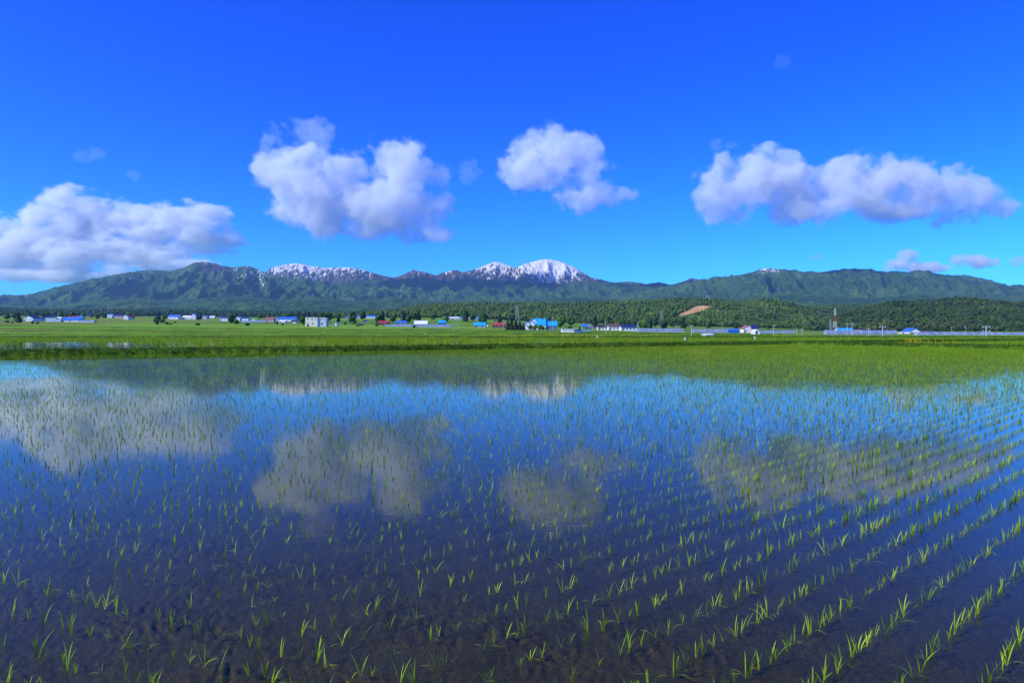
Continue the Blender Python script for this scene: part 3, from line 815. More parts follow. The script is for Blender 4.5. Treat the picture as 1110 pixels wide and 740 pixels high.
# the scar of bare earth on the middle hill
scar = [(729, 345.5), (736, 341), (745, 336.5), (753, 332.5), (762, 331.2), (775, 332.2), (768, 335), (760, 338), (750, 340.5), (740, 343.2)]
def in_poly(x, y, poly):
    c = np.zeros(np.shape(x), bool); n = len(poly)
    for i in range(n):
        x1, y1 = poly[i]; x2, y2 = poly[(i + 1) % n]
        c ^= ((y1 > y) != (y2 > y)) & (x < (x2 - x1) * (y - y1) / (y2 - y1 + 1e-12) + x1)
    return c
def ex_scar(U, D, Z):
    row = HOR - (Z - EYE) / D * F
    U = U + 2.2 * fbm(wx(U, D) / 14, D / 14, oct=3, seed=17); row = row + 1.4 * fbm(wx(U, D) / 16, D / 16, oct=3, seed=18)
    return in_poly(U, row, scar) | in_poly(U, row - 2.0, scar)
m_earth, nt, out = newmat('bare_earth')
n1 = noise(nt, coords(nt, (1, 1, 1)), 0.06, 6, 0.7)
principled(nt, out, ramp(nt, n1, [(0.35, (0.32, 0.17, 0.05)), (0.5, (0.58, 0.34, 0.12)), (0.65, (0.68, 0.46, 0.20))]), 0.9, None, 0.1)
us = np.arange(726, 779, 0.5); Dsc = np.linspace(1250, 1900, 260)
D, U = np.meshgrid(Dsc, us, indexing='ij'); Z = fA(U, D); row = HOR - (Z - EYE) / D * F
ins = in_poly(U + 1.6 * fbm(wx(U, D) / 9, D / 12, oct=4, seed=19), row + 0.9 * fbm(wx(U, D) / 12, D / 12, oct=4, seed=20), scar)
fq = grid_faces(len(Dsc), len(us)); fm = ins.ravel()[fq].all(1)
V = np.stack([wx(U, D), D, Z + 0.8], -1).reshape(-1, 3)
used = np.unique(fq[fm]); rem = -np.ones(len(V), int); rem[used] = np.arange(len(used))
o = link('earth_scar', np_mesh('earth_scar', V[used], rem[fq[fm]]), m_earth, smooth=True); tag(o, kind='structure')

forest('hill_forest', cw, fA, 1255, 1900, 352, 922, 26000, 2.4, 7.0, 'mixed green forest covering the low hill around the orange earth scar', 1, exclude=ex_scar)
forest('hill_forest', cdp, fB, 1005, 1550, 872, 1370, 18000, 2.2, 6.6, 'dark mixed forest covering the rounded hill behind the long greenhouses', 2)
forest('hill_forest', cw, fC, 2010, 2600, 800, 1120, 6500, 4.2, 7.5, 'green wooded valley side seen between the two low hills', 3)
forest('forest_belt', ch, fL, 2305, 3300, -240, 598, 17000, 7, 12, 'long dark belt of forest below the snowy mountains and left peaks', 4, nv=6)

# ------------------------------------------------------------------ clouds (real volumes in the air)
try: import openvdb as vdb
except ImportError: import pyopenvdb as vdb

def cloud_mat(name, dens, color=(0.952, 1.0, 0.948)):
    m, nt, out = newmat(name)
    pv = nt.nodes.new('ShaderNodeVolumeScatter'); pv.inputs['Color'].default_value = (*color, 1)
    pv.inputs['Density'].default_value = dens; pv.inputs['Anisotropy'].default_value = 0.15
    nt.links.new(pv.outputs[0], out.inputs['Volume'])
    return m

def cloud(lobes, D, label, seed, dens=0.004, rough=1.0, vox=None, thick=0.75, freq=1.0, thr=0.0, flat=1.0):
    L = np.array(lobes, float)
    x0 = (L[:, 0] - L[:, 2]).min() - 14; x1 = (L[:, 0] + L[:, 2]).max() + 14; y0_ = (L[:, 1] - L[:, 3]).min() - 12; y1_ = (L[:, 1] + L[:, 3]).max() + 8
    pxm = D / F
    vox = (vox or 1.12) * pxm
    nx = int((x1 - x0) * pxm / vox); nz = int((y1_ - y0_) * pxm / vox)
    ry = thick * L[:, 3].max() * 1.25 + 8
    ny = int(2 * ry * pxm / (vox * 1.6))
    gx = np.linspace(x0, x1, nx); gy = np.linspace(-ry, ry, ny); gr = np.linspace(y1_, y0_, nz)
    X, Y, Rw = np.meshgrid(gx, gy, gr, indexing='ij')
    f = np.full(X.shape, -9.0)
    g_ = np.random.default_rng(seed)
    kids = []
    for (cx, cyy, rx, rr) in L:
        for k in range(int(3 + (rx + rr) / 9) if rr > 9 else 1):
            a = g_.uniform(-0.35, math.pi + 0.35); q = g_.uniform(.62, .98); c_ = g_.uniform(.22, .42)
            kids.append((cx + rx * q * math.cos(a), cyy - rr * q * math.sin(a), c_ * min(rx, rr * 1.4), c_ * rr))
    acc = np.zeros(X.shape)
    for (cx, cyy, rx, rr) in list(L) + kids:
        rdp = max(rr, 0.5 * rx) * thick; oy = g_.uniform(-.25, .25) * rdp
        q = ((X - cx) / rx) ** 2 + ((Y - oy) / rdp) ** 2 + ((Rw - cyy) / rr) ** 2
        acc += np.exp(3.5 * np.clip(1 - q, -3, 1))
    f = np.log(acc + 1e-6) / 3.5 - 0.12
    s = 1 / 30.0 * freq
    n = fbm(X * s / flat + seed, Y * s, Rw * s * flat, oct=6, seed=seed, gain=0.66, lac=2.1)
    f = f + rough * 3.0 * n - 0.12 - thr
    mx0 = np.ones(f.shape, bool); mx0[1:-1, 1:-1, 1:-1] = False; f[mx0] = -1
    f = np.clip(f, -1, 1)
    f[mx0] = -1
    root = None
    for i, (iso, dn) in enumerate([(-0.20, dens * 0.07), (0.02, dens * 0.25), (0.28, dens * 0.62)]):
        g = vdb.FloatGrid(-1.0); g.copyFromArray(f.astype(np.float32))
        P, T, Q = g.convertToPolygons(isovalue=iso, adaptivity=0.0)[:3]
        P = np.asarray(P); Q = np.asarray(Q); T = np.asarray(T)
        if len(P) == 0: continue
        px = x0 + P[:, 0] / (nx - 1) * (x1 - x0); row = y1_ + P[:, 2] / (nz - 1) * (y0_ - y1_); yy = (-ry + P[:, 1] / (ny - 1) * 2 * ry) * pxm
        V = np.stack([(px - 555) * pxm, D + yy, EYE + (HOR - row) * pxm], 1)
        c = V.mean(0) if root is None else cc
        if root is None: cc = c
        me = np_mesh('cloud', V - c, Q[:, ::-1])
        if root is None:
            root = link('cloud', me, cloud_mat('cloud_edge', dn)); root.location = c; tag(root, label, 'cloud', 'white clouds over the mountains')
        else:
            link('cloud_core', me, cloud_mat('cloud_core', dn), root)
    return root

cloud([(20, 268, 62, 24), (80, 245, 44, 36), (95, 275, 70, 22), (150, 252, 44, 30), (205, 247, 40, 29), (228, 262, 32, 22), (170, 275, 60, 18), (-45, 262, 60, 32), (40, 294, 55, 10), (200, 287, 50, 10), (70, 299, 75, 7), (10, 290, 40, 14)],
      20000, 'wide grey and white cloud bank resting above the leftmost mountain', 1, dens=0.0042, thr=-0.10, flat=1.45)
cloud([(335, 205, 42, 36), (300, 188, 28, 22), (395, 215, 52, 36), (438, 190, 38, 34), (455, 225, 36, 26), (370, 232, 60, 24), (345, 225, 45, 24), (415, 240, 60, 18), (460, 255, 42, 10), (390, 250, 50, 9), (350, 200, 36, 28), (372, 208, 44, 30)],
      8900, 'large bowl-shaped white cloud with wispy top over the snow-striped mountains', 2, dens=0.0062, thr=-0.18)
cloud([(325, 150, 34, 18), (352, 148, 12, 17), (312, 168, 26, 12)], 8900, 'thin torn wisp curling above the large bowl-shaped cloud', 12, dens=0.0018, rough=1.8, thr=0.15)
cloud([(568, 175, 30, 22), (600, 165, 36, 28), (622, 172, 26, 26), (580, 192, 30, 18), (636, 186, 28, 15), (628, 214, 28, 18), (652, 210, 26, 16), (684, 211, 12, 7)],
      8900, 'compact white cloud in two puffs above the snowy dome', 3, dens=0.0075, thr=-.05)
cloud([(510, 184, 10, 14)], 8900, 'faint small wisp just left of the compact two-puff cloud', 13, dens=0.0012, rough=1.9, thr=0.15)
cloud([(790, 205, 34, 32), (782, 234, 18, 12), (830, 200, 42, 34), (872, 215, 46, 32), (908, 205, 32, 30), (950, 205, 34, 32), (985, 202, 36, 28), (1020, 214, 42, 28), (1052, 222, 42, 19), (960, 228, 50, 12), (1085, 226, 18, 10), (1040, 186, 13, 10)],
      8500, 'long flat-based white cloud stretching over the green right mountains', 4, dens=0.0070, thr=-0.14)
cloud([(785, 158, 15, 7)], 8500, 'faint wisp above the left end of the long cloud', 14, dens=0.0012, rough=1.9, thr=0.15)
cloud([(932, 163, 7, 5)], 8500, 'tiny wisp above the middle of the long cloud', 15, dens=0.0012, rough=0.8)
cloud([(985, 276, 13, 8), (985, 289, 32, 8), (1050, 283, 26, 8), (1015, 290, 26, 6)], 24000, 'low flat cloud peeking over the right mountain ridge', 5, dens=0.006, thr=-0.1)
cloud([(885, 278, 10, 4)], 24000, 'very small pale cloud low over the right ridge', 6, dens=0.0012, rough=0.6)
cloud([(1108, 285, 14, 7), (1150, 290, 30, 9)], 24000, 'small low cloud cut by the right edge of the picture', 7, dens=0.006, thr=-.1)
cloud([(100, 172, 13, 8), (145, 190, 13, 7)], 18000, 'faint thin wisp high above the leftmost cloud bank', 8, dens=0.0006, rough=1.9, thr=0.1)
cloud([(840, 68, 16, 8)], 8900, 'faint pale smear of cloud high in the deep blue sky', 9, dens=0.0005, rough=1.9, thr=0.1)

# haze
m_haze, nt, out = newmat('haze')
pv = nt.nodes.new('ShaderNodeVolumePrincipled'); pv.inputs['Color'].default_value = (0.34, 0.62, 1.0, 1); pv.inputs['Density'].default_value = 3.4e-5; pv.inputs['Anisotropy'].default_value = 0.2
nt.links.new(pv.outputs[0], out.inputs['Volume'])
hb = MB(); hb.box(-15000, 15000, -2500, 13500, -130, 1074)
HAZE = hb.build('haze', m_haze); tag(HAZE, kind='stuff')

# ------------------------------------------------------------------ village
PAL = dict(blue=(0.03, 0.16, 0.52), bright=(0.02, 0.36, 0.78), navy=(0.02, 0.035, 0.12), red=(0.42, 0.05, 0.04), rust=(0.34, 0.12, 0.08), dark=(0.045, 0.04, 0.05), brown=(0.13, 0.08, 0.06),
           white=(0.8, 0.8, 0.78), cream=(0.74, 0.68, 0.52), grey=(0.42, 0.43, 0.45), pink=(0.62, 0.42, 0.38), lblue=(0.25, 0.42, 0.62), plastic=(0.50, 0.55, 0.62), slate=(0.16, 0.19, 0.26), wood=(0.22, 0.13, 0.08), pale=(0.62, 0.63, 0.66))
m_glass, nt, out = newmat('window_glass'); principled(nt, out, (0.02, 0.025, 0.035), 0.12, None, 0.6)
m_dark = paint((0.05, 0.045, 0.05), 0.7)

def gable_house(px0, px1, ytop, ybase, roof, wall, ridge='x', name='house', label=None, cat='house', group=None, windows=2, rot=0.0, wallfrac=0.55, door=True, chimney=False, storeys=1, D=None, yard=None):
    """ridge 'x': the roof slope faces the camera; 'y': the gable does"""
    pc = (px0 + px1) / 2; D = D or dist_for(pc, ybase)
    W = (px1 - px0) / F * D; H = (ybase - ytop) / F * D
    root = empty(name, (wx(pc, D), D, gz(pc, D)), rot)
    tag(root, label, cat, group)
    dep = yard or (min(max(W * 0.7, 6), 12) if ridge == 'x' else max(W * 1.3, 7)); hw = H * wallfrac; e = 0.35
    a = W / 2; b = dep
    wm_ = MB()
    if ridge == 'x':
        wm_.prism([(0, -0.5), (b, -0.5), (b, hw), (b / 2, H - 0.12), (0, hw)], 'x', -a, a)
        r = MB().prism([(-e, hw - 0.10), (b / 2, H), (b + e, hw - 0.10), (b + e, hw + 0.10), (b / 2, H + 0.22), (-e, hw + 0.10)], 'x', -a - e, a + e)
    else:
        wm_.prism([(-a, -0.5), (a, -0.5), (a, hw), (0, H - 0.12), (-a, hw)], 'y', 0, b)
        r = MB().prism([(-a - e, hw - 0.12), (0, H), (a + e, hw - 0.12), (a + e, hw + 0.10), (0, H + 0.22), (-a - e, hw + 0.10)], 'y', -e, b + e)
    wm_.build('wall', paint(PAL[wall], 0.8, 0.15), root)
    ro = r.build('roof', paint(PAL[roof], 0.45, 0.12, 0.4), root)
    if chimney: MB().box(a * .35, a * .35 + .6, b * .45, b * .45 + .6, H - 0.6, H + 0.9).build('chimney', paint(PAL['grey']), ro)
    for s in range(storeys):
        zc = hw * (s + 0.55) / storeys
        for k in range(windows):
            xc = -a + 2 * a * (k + 0.5 + (0.18 if door else 0)) / (windows + (0.4 if door else 0))
            wo_ = MB().box(xc - 0.85, xc + 0.85, -0.07, 0.02, zc - 0.6, zc + 0.6).build('window', paint(PAL['pale']), root)
            MB().box(xc - 0.72, xc + 0.72, -0.10, -0.073, zc - 0.48, zc + 0.48).build('pane', m_glass, wo_)
    if door: MB().box(-a + 0.5, -a + 1.5, -0.08, 0.02, -0.3, 1.95).build('door', m_dark, root)
    return root

def greenhouse(px0, px1, ytop, ybase, label, D=None, n=1, skin='plastic', gap=None):
    """arched plastic tunnel lying along the view's width"""
    pc = (px0 + px1) / 2; D = D or dist_for(pc, ybase)
    W = (px1 - px0) / F * D; H = (ybase - ytop) / F * D; r = max(H, 2.2)
    root = empty('greenhouse', (wx(pc, D), D, gz(pc, D))); tag(root, label, 'greenhouse', 'plastic greenhouses round the village')
    m = MB(); wd = max(H * 1.7, 5.0)
    pr = [(wd / 2 - wd / 2 * math.cos(t), r * math.sin(t) ** 0.8) for t in [math.pi * k / 10 for k in range(11)]]
    m.prism([(0, -0.5)] + pr[1:-1] + [(wd, -0.5)], 'x', -W / 2, W / 2)
    cvr = m.build('cover', m_plastic if skin == 'plastic' else paint(PAL[skin], 0.4), root)
    fr_ = MB(); nb = max(3, int(W / 4.0))
    for k in range(nb + 1):
        x = -W / 2 + W * k / nb
        fr_.tube([(x, q[0] + (-0.05 if q[0] < wd / 2 else 0.05), q[1] + 0.05) for q in pr], [0.05] * len(pr), 5)
    fr_.build('hoops', paint(PAL['pale'], 0.4), root)
    MB().box(-W / 2 + .05, W / 2 - .05, -0.12, -0.03, 0.02, min(0.7, r * .25)).build('side_skirt', paint(PAL['grey'], 0.5), root)
    MB().box(-W / 2 - 0.06, -W / 2 - 0.02, wd / 2 - .9, wd / 2 + .9, 0, min(2.0, r * .8)).build('door', paint(PAL['grey'], 0.5), root)
    return root

m_plastic, nt, out = newmat('greenhouse_film')
n1 = noise(nt, coords(nt, (1, 1, 1), 'Object'), 0.5, 4, 0.6)
principled(nt, out, ramp(nt, n1, [(0.3, (0.13, 0.18, 0.26)), (0.7, (0.25, 0.31, 0.40))]), 0.28, None, 0.6)

def pole(px, ytop, ybase, label, D=None, arms=1, kind='utility_pole', r=0.14):
    D = D or dist_for(px, ybase); H = (ybase - ytop) / F * D
    root = empty(kind, (wx(px, D), D, gz(px, D)), random.uniform(-.5, .5)); tag(root, label, 'pole', 'utility poles in the fields and village')
    MB().tube([(0, 0, -0.5), (0, 0, H)], [r, r * 0.7], 8).build('shaft', paint(PAL['grey'], 0.7), root)
    for k in range(arms):
        z = H - 0.4 - 0.9 * k
        ca = MB().box(-0.75, 0.75, -0.05, 0.05, z - 0.05, z + 0.05).build('crossarm', paint(PAL['grey'], 0.6), root)
        for x in (-0.65, 0.65):
            MB().tube([(x, 0, z + 0.052), (x, 0, z + 0.28)], [0.07, 0.05], 6).build('insulator', paint(PAL['white'], 0.3), ca)
    return root

def pylon(px, ytop, ybase, label, D=None, colors=('grey',), base=3.0, cat='lattice tower', arms=True):
    D = D or dist_for(px, ybase); H = (ybase - ytop) / F * D
    root = empty('lattice_tower', (wx(px, D), D, gz(px, D)), 0.4); tag(root, label, cat)
    ns = 8; lw = 0.09 if H < 25 else 0.13
    def hwid(z): return base / 2 * (1 - 0.86 * z / H)
    nc = len(colors)
    for ci, cn_ in enumerate(colors):
        m = MB()
        for k in range(ns):
            if int(k * nc / ns) != ci: continue
            z0, z1 = H * k / ns, H * (k + 1) / ns; a, b = hwid(z0), hwid(z1)
            c0 = [(-a, -a, z0), (a, -a, z0), (a, a, z0), (-a, a, z0)]; c1 = [(-b, -b, z1), (b, -b, z1), (b, b, z1), (-b, b, z1)]
            for i in range(4):
                m.tube([c0[i], c1[i]], [lw, lw], 4); m.tube([c0[i], c1[(i + 1) % 4]], [lw * .6] * 2, 4); m.tube([c1[i], c1[(i + 1) % 4]], [lw * .6] * 2, 4)
        m.build('lattice_frame', paint(PAL[cn_], 0.5), root)
    if arms:
        for z in (0.72, 0.84, 0.95):
            MB().box(-base * .75, base * .75, -.12, .12, H * z, H * z + .25).build('crossarm', paint(PAL['grey'], 0.5), root)
    return root

G_H = 'far houses and barns of the village'
H = lambda *a, **k: gable_house(*a, group=G_H, **k)
# left third
H(8, 16, 340.6, 343.6, 'lblue', 'white', label='low shed with pale blue roof at the far left end of the village', cat='shed', name='shed', windows=1)
H(9, 14, 338.2, 341, 'red', 'pink', label='tiny red-roofed house behind the pale blue shed, far left', windows=1, D=1100)
H(26, 36, 342.2, 348.2, 'navy', 'white', 'y', label='white gabled house with navy roof right of the dark tree at far left', windows=2)
H(36.5, 40, 342.5, 346, 'navy', 'grey', label='narrow grey annex beside the navy-roofed white gabled house', windows=1)
H(40.5, 44, 344, 348, 'grey', 'white', 'y', label='small white shed right of the navy-roofed gabled house', name='shed', cat='shed', windows=1)
H(48, 61, 340.2, 343.6, 'navy', 'white', label='long low white building with dark roof behind the fields at left', windows=4, D=950)
H(62, 66, 340.8, 343.4, 'white', 'white', label='small all-white hut right of the long dark-roofed building', name='hut', cat='hut', windows=1, D=950)
greenhouse(50, 66, 346.8, 348.7, 'low grey plastic tunnel left of the blue-roofed barn at left')
H(67, 85.5, 343.8, 348.8, 'blue', 'white', label='barn with bright blue roof and white end standing nearest at left', name='barn', cat='barn', windows=1, wallfrac=0.35)
H(71, 83, 340.9, 344.0, 'red', 'pink', label='red-roofed house just behind the bright blue barn at left', windows=2, D=1000)
H(83.5, 89, 339.7, 342.8, 'bright', 'white', label='little sky-blue-roofed house between red roof and dark house at left', windows=1, D=1050)
H(90, 98, 340, 344, 'navy', 'wood', label='dark house with orange-brown wall at left of the village', windows=2)
greenhouse(86, 102, 348.2, 349.6, 'very low pale tunnel beside the bright blue barn')
H(114.5, 121.5, 340.8, 344.4, 'lblue', 'white', label='white and pale blue building right of the tall left pole', windows=2)
H(124, 132, 340.6, 344.8, 'navy', 'pink', label='pink-walled house with navy roof left of the white gable', windows=2)
H(132.8, 139, 341.2, 346.4, 'rust', 'white', 'y', label='white gable-fronted house joined to the long rust-red roof', windows=2)
H(138.5, 144, 341.6, 345.5, 'red', 'brown', label='short red-roofed barn touching the white gable-fronted house', name='barn', cat='barn', windows=1)
H(182, 193, 341, 346, 'blue', 'white', label='white house with dark blue roof right of the dark bushes', windows=2)
H(197.5, 208, 342, 346, 'white', 'white', label='long white-roofed hall left of the taller white block', name='hall', cat='hall', windows=3)
H(207, 212, 340, 346.2, 'white', 'white', 'y', label='taller white block at the end of the long white hall', windows=1, storeys=2)
H(213, 224, 342, 345.4, 'slate', 'pale', label='grey-roofed building right of the taller white block', windows=2)
H(227, 232.5, 342.4, 345, 'white', 'white', label='small white shed standing alone between grey roof and navy house', name='shed', cat='shed', windows=1)
H(238.5, 247, 342, 348, 'navy', 'white', label='white house with navy roof touching the round green tree', windows=2)
H(260, 269, 343, 347.4, 'navy', 'white', label='navy-roofed white house right of the round green tree', windows=2)
H(255.5, 260, 343.2, 347.6, 'white', 'white', 'y', label='white arched shed between round tree and navy-roofed house', name='shed', cat='shed', windows=0)
H(273, 276, 343.4, 345.6, 'white', 'white', label='tiny white hut behind the grey tunnel, right of the navy-roofed house', name='hut', cat='hut', windows=1, D=850)
greenhouse(262, 289, 347.6, 349.4, 'long low grey tunnel in front of the navy-roofed house by the round tree')
H(287, 296.5, 344, 349, 'rust', 'pink', label='red-roofed pink house left of the long violet-blue roof', windows=2)
H(300, 320, 343.7, 348.6, 'blue', 'white', label='long violet-blue roof over white walls left of the cream block', windows=4, name='barn', cat='barn')
H(303, 309, 347.4, 350.2, 'white', 'white', label='low white shed in front of the long violet-blue roof', name='shed', cat='shed', windows=0)
H(315.5, 321.5, 347, 350.4, 'dark', 'white', label='small dark-roofed white shed left of the cream block', name='shed', cat='shed', windows=0)
H(325.5, 330, 344, 349, 'navy', 'grey', label='grey house with navy roof directly left of the cream block', windows=1)

# cream two-storey block; the shade on its right face is painted in as grey
Dc = dist_for(342, 354.0); kk = Dc / F
root = empty('apartment_block', (wx(342.3, Dc), Dc, gz(342.3, Dc)), 0.0); tag(root, 'plain cream two-storey block with flat roof and small dark windows, largest at left of centre', 'building')
Wf = 13.2 * kk; Ws = 9.5 * kk; Hc = 10.2 * kk
MB().box(-11.3 * kk, 1.9 * kk, 0, 9, -0.5, Hc).build('wall', paint(PAL['cream'], 0.85, 0.1), root)
MB().box(1.9 * kk + .003, 10.9 * kk, 1.2, 8.5, -0.5, Hc - 0.25).build('shaded_side', paint((0.55, 0.56, 0.60), 0.85, 0.1), root)
rf = MB().box(-11.5 * kk, 2.1 * kk, -.2, 9.2, Hc + .002, Hc + .35).build('roof', paint(PAL['dark'], 0.7), root)
for (x0, z0, w_, h_) in [(-9.6, 7.4, 1.7, 1.3), (-4.8, 7.2, 1.7, 1.5), (-1.2, 7.4, 1.6, 1.2), (-4.4, 2.4, 1.9, 1.7), (-9.8, 2.4, 2.4, 2.0)]:
    f_ = MB().box(x0 * kk, (x0 + w_) * kk, -0.08, 0.02, z0 * kk, (z0 + h_) * kk).build('window', paint(PAL['pale']), root)
    MB().box(x0 * kk + .15, (x0 + w_) * kk - .15, -0.12, -0.083, z0 * kk + .12, (z0 + h_) * kk - .12).build('pane', m_glass if x0 > -9.7 else paint((0.55, 0.38, 0.18)), f_)
for (x0, z0, w_, h_) in [(5.2, 2.2, 2.2, 2.0), (4.8, 7.6, 1.8, 1.3), (8.4, 7.6, 1.5, 1.2)]:
    f_ = MB().box(x0 * kk, (x0 + w_) * kk, 1.12, 1.22, z0 * kk, (z0 + h_) * kk).build('window', paint(PAL['pale']), root)
    MB().box(x0 * kk + .15, (x0 + w_) * kk - .15, 1.08, 1.117, z0 * kk + .12, (z0 + h_) * kk - .12).build('pane', m_glass, f_)

H(361, 365, 349.8, 353.4, 'white', 'white', 'y', label='small white shed standing in the field right of the cream block', name='shed', cat='shed', windows=0)
H(374, 386, 339.8, 342.6, 'blue', 'grey', label='leftmost blue-roofed barn up against the wooded hill', name='barn', cat='barn', windows=2, D=1150)
H(387, 411, 339.3, 342.4, 'blue', 'white', label='long pale-blue roofed barn up against the wooded hill', name='barn', cat='barn', windows=5, D=1180)
H(394, 397.5, 346.8, 349.6, 'dark', 'white', label='tiny white hut alone below the long hillside barn', name='hut', cat='hut', windows=1)
H(389.5, 392, 350.6, 352.4, 'white', 'white', label='tiny white pump shed in the field below the hut', name='shed', cat='shed', windows=0)
H(410, 421, 348, 352.6, 'red', 'brown', label='red-roofed farmhouse at the left end of the long pale tunnels', windows=2)
greenhouse(418, 452, 352.2, 354.2, 'long pale tunnel between the red farmhouse and the white-roofed hall')
greenhouse(453, 490, 352.4, 354.6, 'long pale tunnel in front of the white-roofed hall')
H(429, 440, 347.8, 352.6, 'blue', 'pink', label='dark blue-roofed house behind the long pale tunnel', windows=2)
H(449, 463, 347.8, 352.8, 'white', 'white', label='hall with a large sloping white roof', name='hall', cat='hall', windows=2, wallfrac=0.3)
H(475, 483, 347.6, 353.4, 'bright', 'blue', label='small all-blue house right of the white-roofed hall', windows=1, wallfrac=.6)
H(480, 490, 343, 345.8, 'pale', 'grey', label='pale roofed shed at left of the row on the hill foot', name='shed', cat='shed', windows=1, D=950)
H(490, 498, 342.8, 345.4, 'white', 'white', label='white barn in the row on the hill foot', name='barn', cat='barn', windows=2, D=950)
H(499, 504.5, 341.8, 344.6, 'bright', 'white', label='smaller sky-blue roof in the row on the hill foot', windows=1, D=950)
H(506, 512, 343, 345.8, 'pink', 'white', label='pale pink shed between the two sky-blue roofs on the hill foot', name='shed', cat='shed', windows=1, D=950)
H(512.5, 524.5, 341.8, 345.4, 'bright', 'pink', label='longer sky-blue roof in the row on the hill foot', name='barn', cat='barn', windows=3, D=950)
H(535, 540, 344.8, 346.6, 'rust', 'wood', label='little rust-coloured shed near trees below the wooded hill', name='shed', cat='shed', windows=0, D=900)
H(514, 526, 349.4, 355, 'bright', 'grey', label='house with sky-blue roof between white hall and red farmhouse', windows=2, wallfrac=.4)
H(526, 528.6, 352.6, 354.8, 'white', 'white', label='small white tank shed beside the sky-blue roofed house', name='shed', cat='shed', windows=0)
H(534, 548, 350, 355.6, 'red', 'brown', label='dark red-roofed farmhouse left of the dark conifers', windows=3, chimney=True)

# the big blue-roofed farmhouse
Dh = dist_for(585, 357.5); kk = Dh / F
root = empty('farmhouse', (wx(585, Dh), Dh, gz(585, Dh))); tag(root, 'big white farmhouse with several sky-blue gabled roofs beside dark conifers', 'house')
wl = paint(PAL['white'], 0.8, 0.1); rb = paint(PAL['bright'], 0.45, 0.1, 0.4)
def gy(x0, x1, y0_, y1_, hw, hr, wn='wall', mat=wl):
    x0, x1, hw, hr = x0 * kk, x1 * kk, hw * kk, hr * kk; xm = (x0 + x1) / 2
    MB().prism([(x0, -0.5), (x1, -0.5), (x1, hw), (xm, hr - .15), (x0, hw)], 'y', y0_, y1_).build(wn, mat, root)
    e = .4; MB().prism([(x0 - e, hw - .15), (xm, hr), (x1 + e, hw - .15), (x1 + e, hw + .12), (xm, hr + .25), (x0 - e, hw + .12)], 'y', y0_ - e, y1_ + e).build('roof', rb, root)
def gx(x0, x1, y0_, y1_, hw, hr, mat=wl):
    x0, x1, hw, hr = x0 * kk, x1 * kk, hw * kk, hr * kk; ym = (y0_ + y1_) / 2
    MB().prism([(y0_, -0.5), (y1_, -0.5), (y1_, hw), (ym, hr - .15), (y0_, hw)], 'x', x0, x1).build('wall', mat, root)
    e = .4; MB().prism([(y0_ - e, hw - .15), (ym, hr), (y1_ + e, hw - .15), (y1_ + e, hw + .12), (ym, hr + .25), (y0_ - e, hw + .12)], 'x', x0 - e, x1 + e).build('roof', rb, root)
gy(-18, -9, -3, 6, 4.0, 9.0)
gy(-12.5, -1, 1.5, 12, 6.5, 12.6)
gx(-5.0, 6.5, -0.5, 11, 5.5, 12.2)
gx(6.6, 19, 0.5, 9.5, 4.5, 9.2, paint(PAL['slate'], 0.8))  # slate walls: shade of the farmhouse's right side put into the paint
for (x0, y_, z0, w_, h_) in [(-14.5, -3, 3.5, 1.6, 1.6), (-7.6, 1.5, 7.4, 2.0, 1.4), (-2.5, -0.5, 2.4, 2.0, 1.8), (2.2, -0.5, 2.4, 2.4, 1.8), (9.0, 0.5, 1.8, 2.4, 1.8), (14.0, 0.5, 1.8, 2.0, 1.8)]:
    f_ = MB().box(x0 * kk, (x0 + w_) * kk, y_ - 0.08, y_ + 0.02, z0 * kk, (z0 + h_) * kk).build('window', paint(PAL['pale']), root)
    MB().box(x0 * kk + .15, (x0 + w_) * kk - .15, y_ - 0.12, y_ - 0.083, z0 * kk + .12, (z0 + h_) * kk - .12).build('pane', m_glass, f_)
MB().box(-0.3 * kk, 1.2 * kk, -0.6, -0.47, -0.3, 2.3).build('door', m_dark, root)
MB().box(2.5 * kk, 3.4 * kk, 4.4, 5.2, 11.6 * kk, 14.0 * kk).build('chimney', paint(PAL['brown']), root)

# white open storage shed right of the farmhouse
Ds_ = dist_for(617, 361.2); kk = Ds_ / F
root = empty('storage_shed', (wx(617, Ds_), Ds_, gz(617, Ds_))); tag(root, 'flat-roofed white storage shed standing in the field right of the big farmhouse', 'shed')
MB().box(-8 * kk, 5.5 * kk, 0, 5, -.4, 4.6 * kk).build('wall', wl, root); MB().box(-8.3 * kk, 8.3 * kk, -.3, 5.3, 4.6 * kk + .003, 5.1 * kk).build('roof', paint(PAL['pale']), root)
MB().box(5.6 * kk, 8 * kk, .5, 5, -.4, 4.55 * kk).build('side_bay', paint(PAL['grey']), root)
for k in range(5): MB().box((-7.2 + 2.6 * k) * kk, (-5.2 + 2.6 * k) * kk, -0.06, -0.002, 0.1, 3.9 * kk).build('door_panel', paint(PAL['cream']), root)

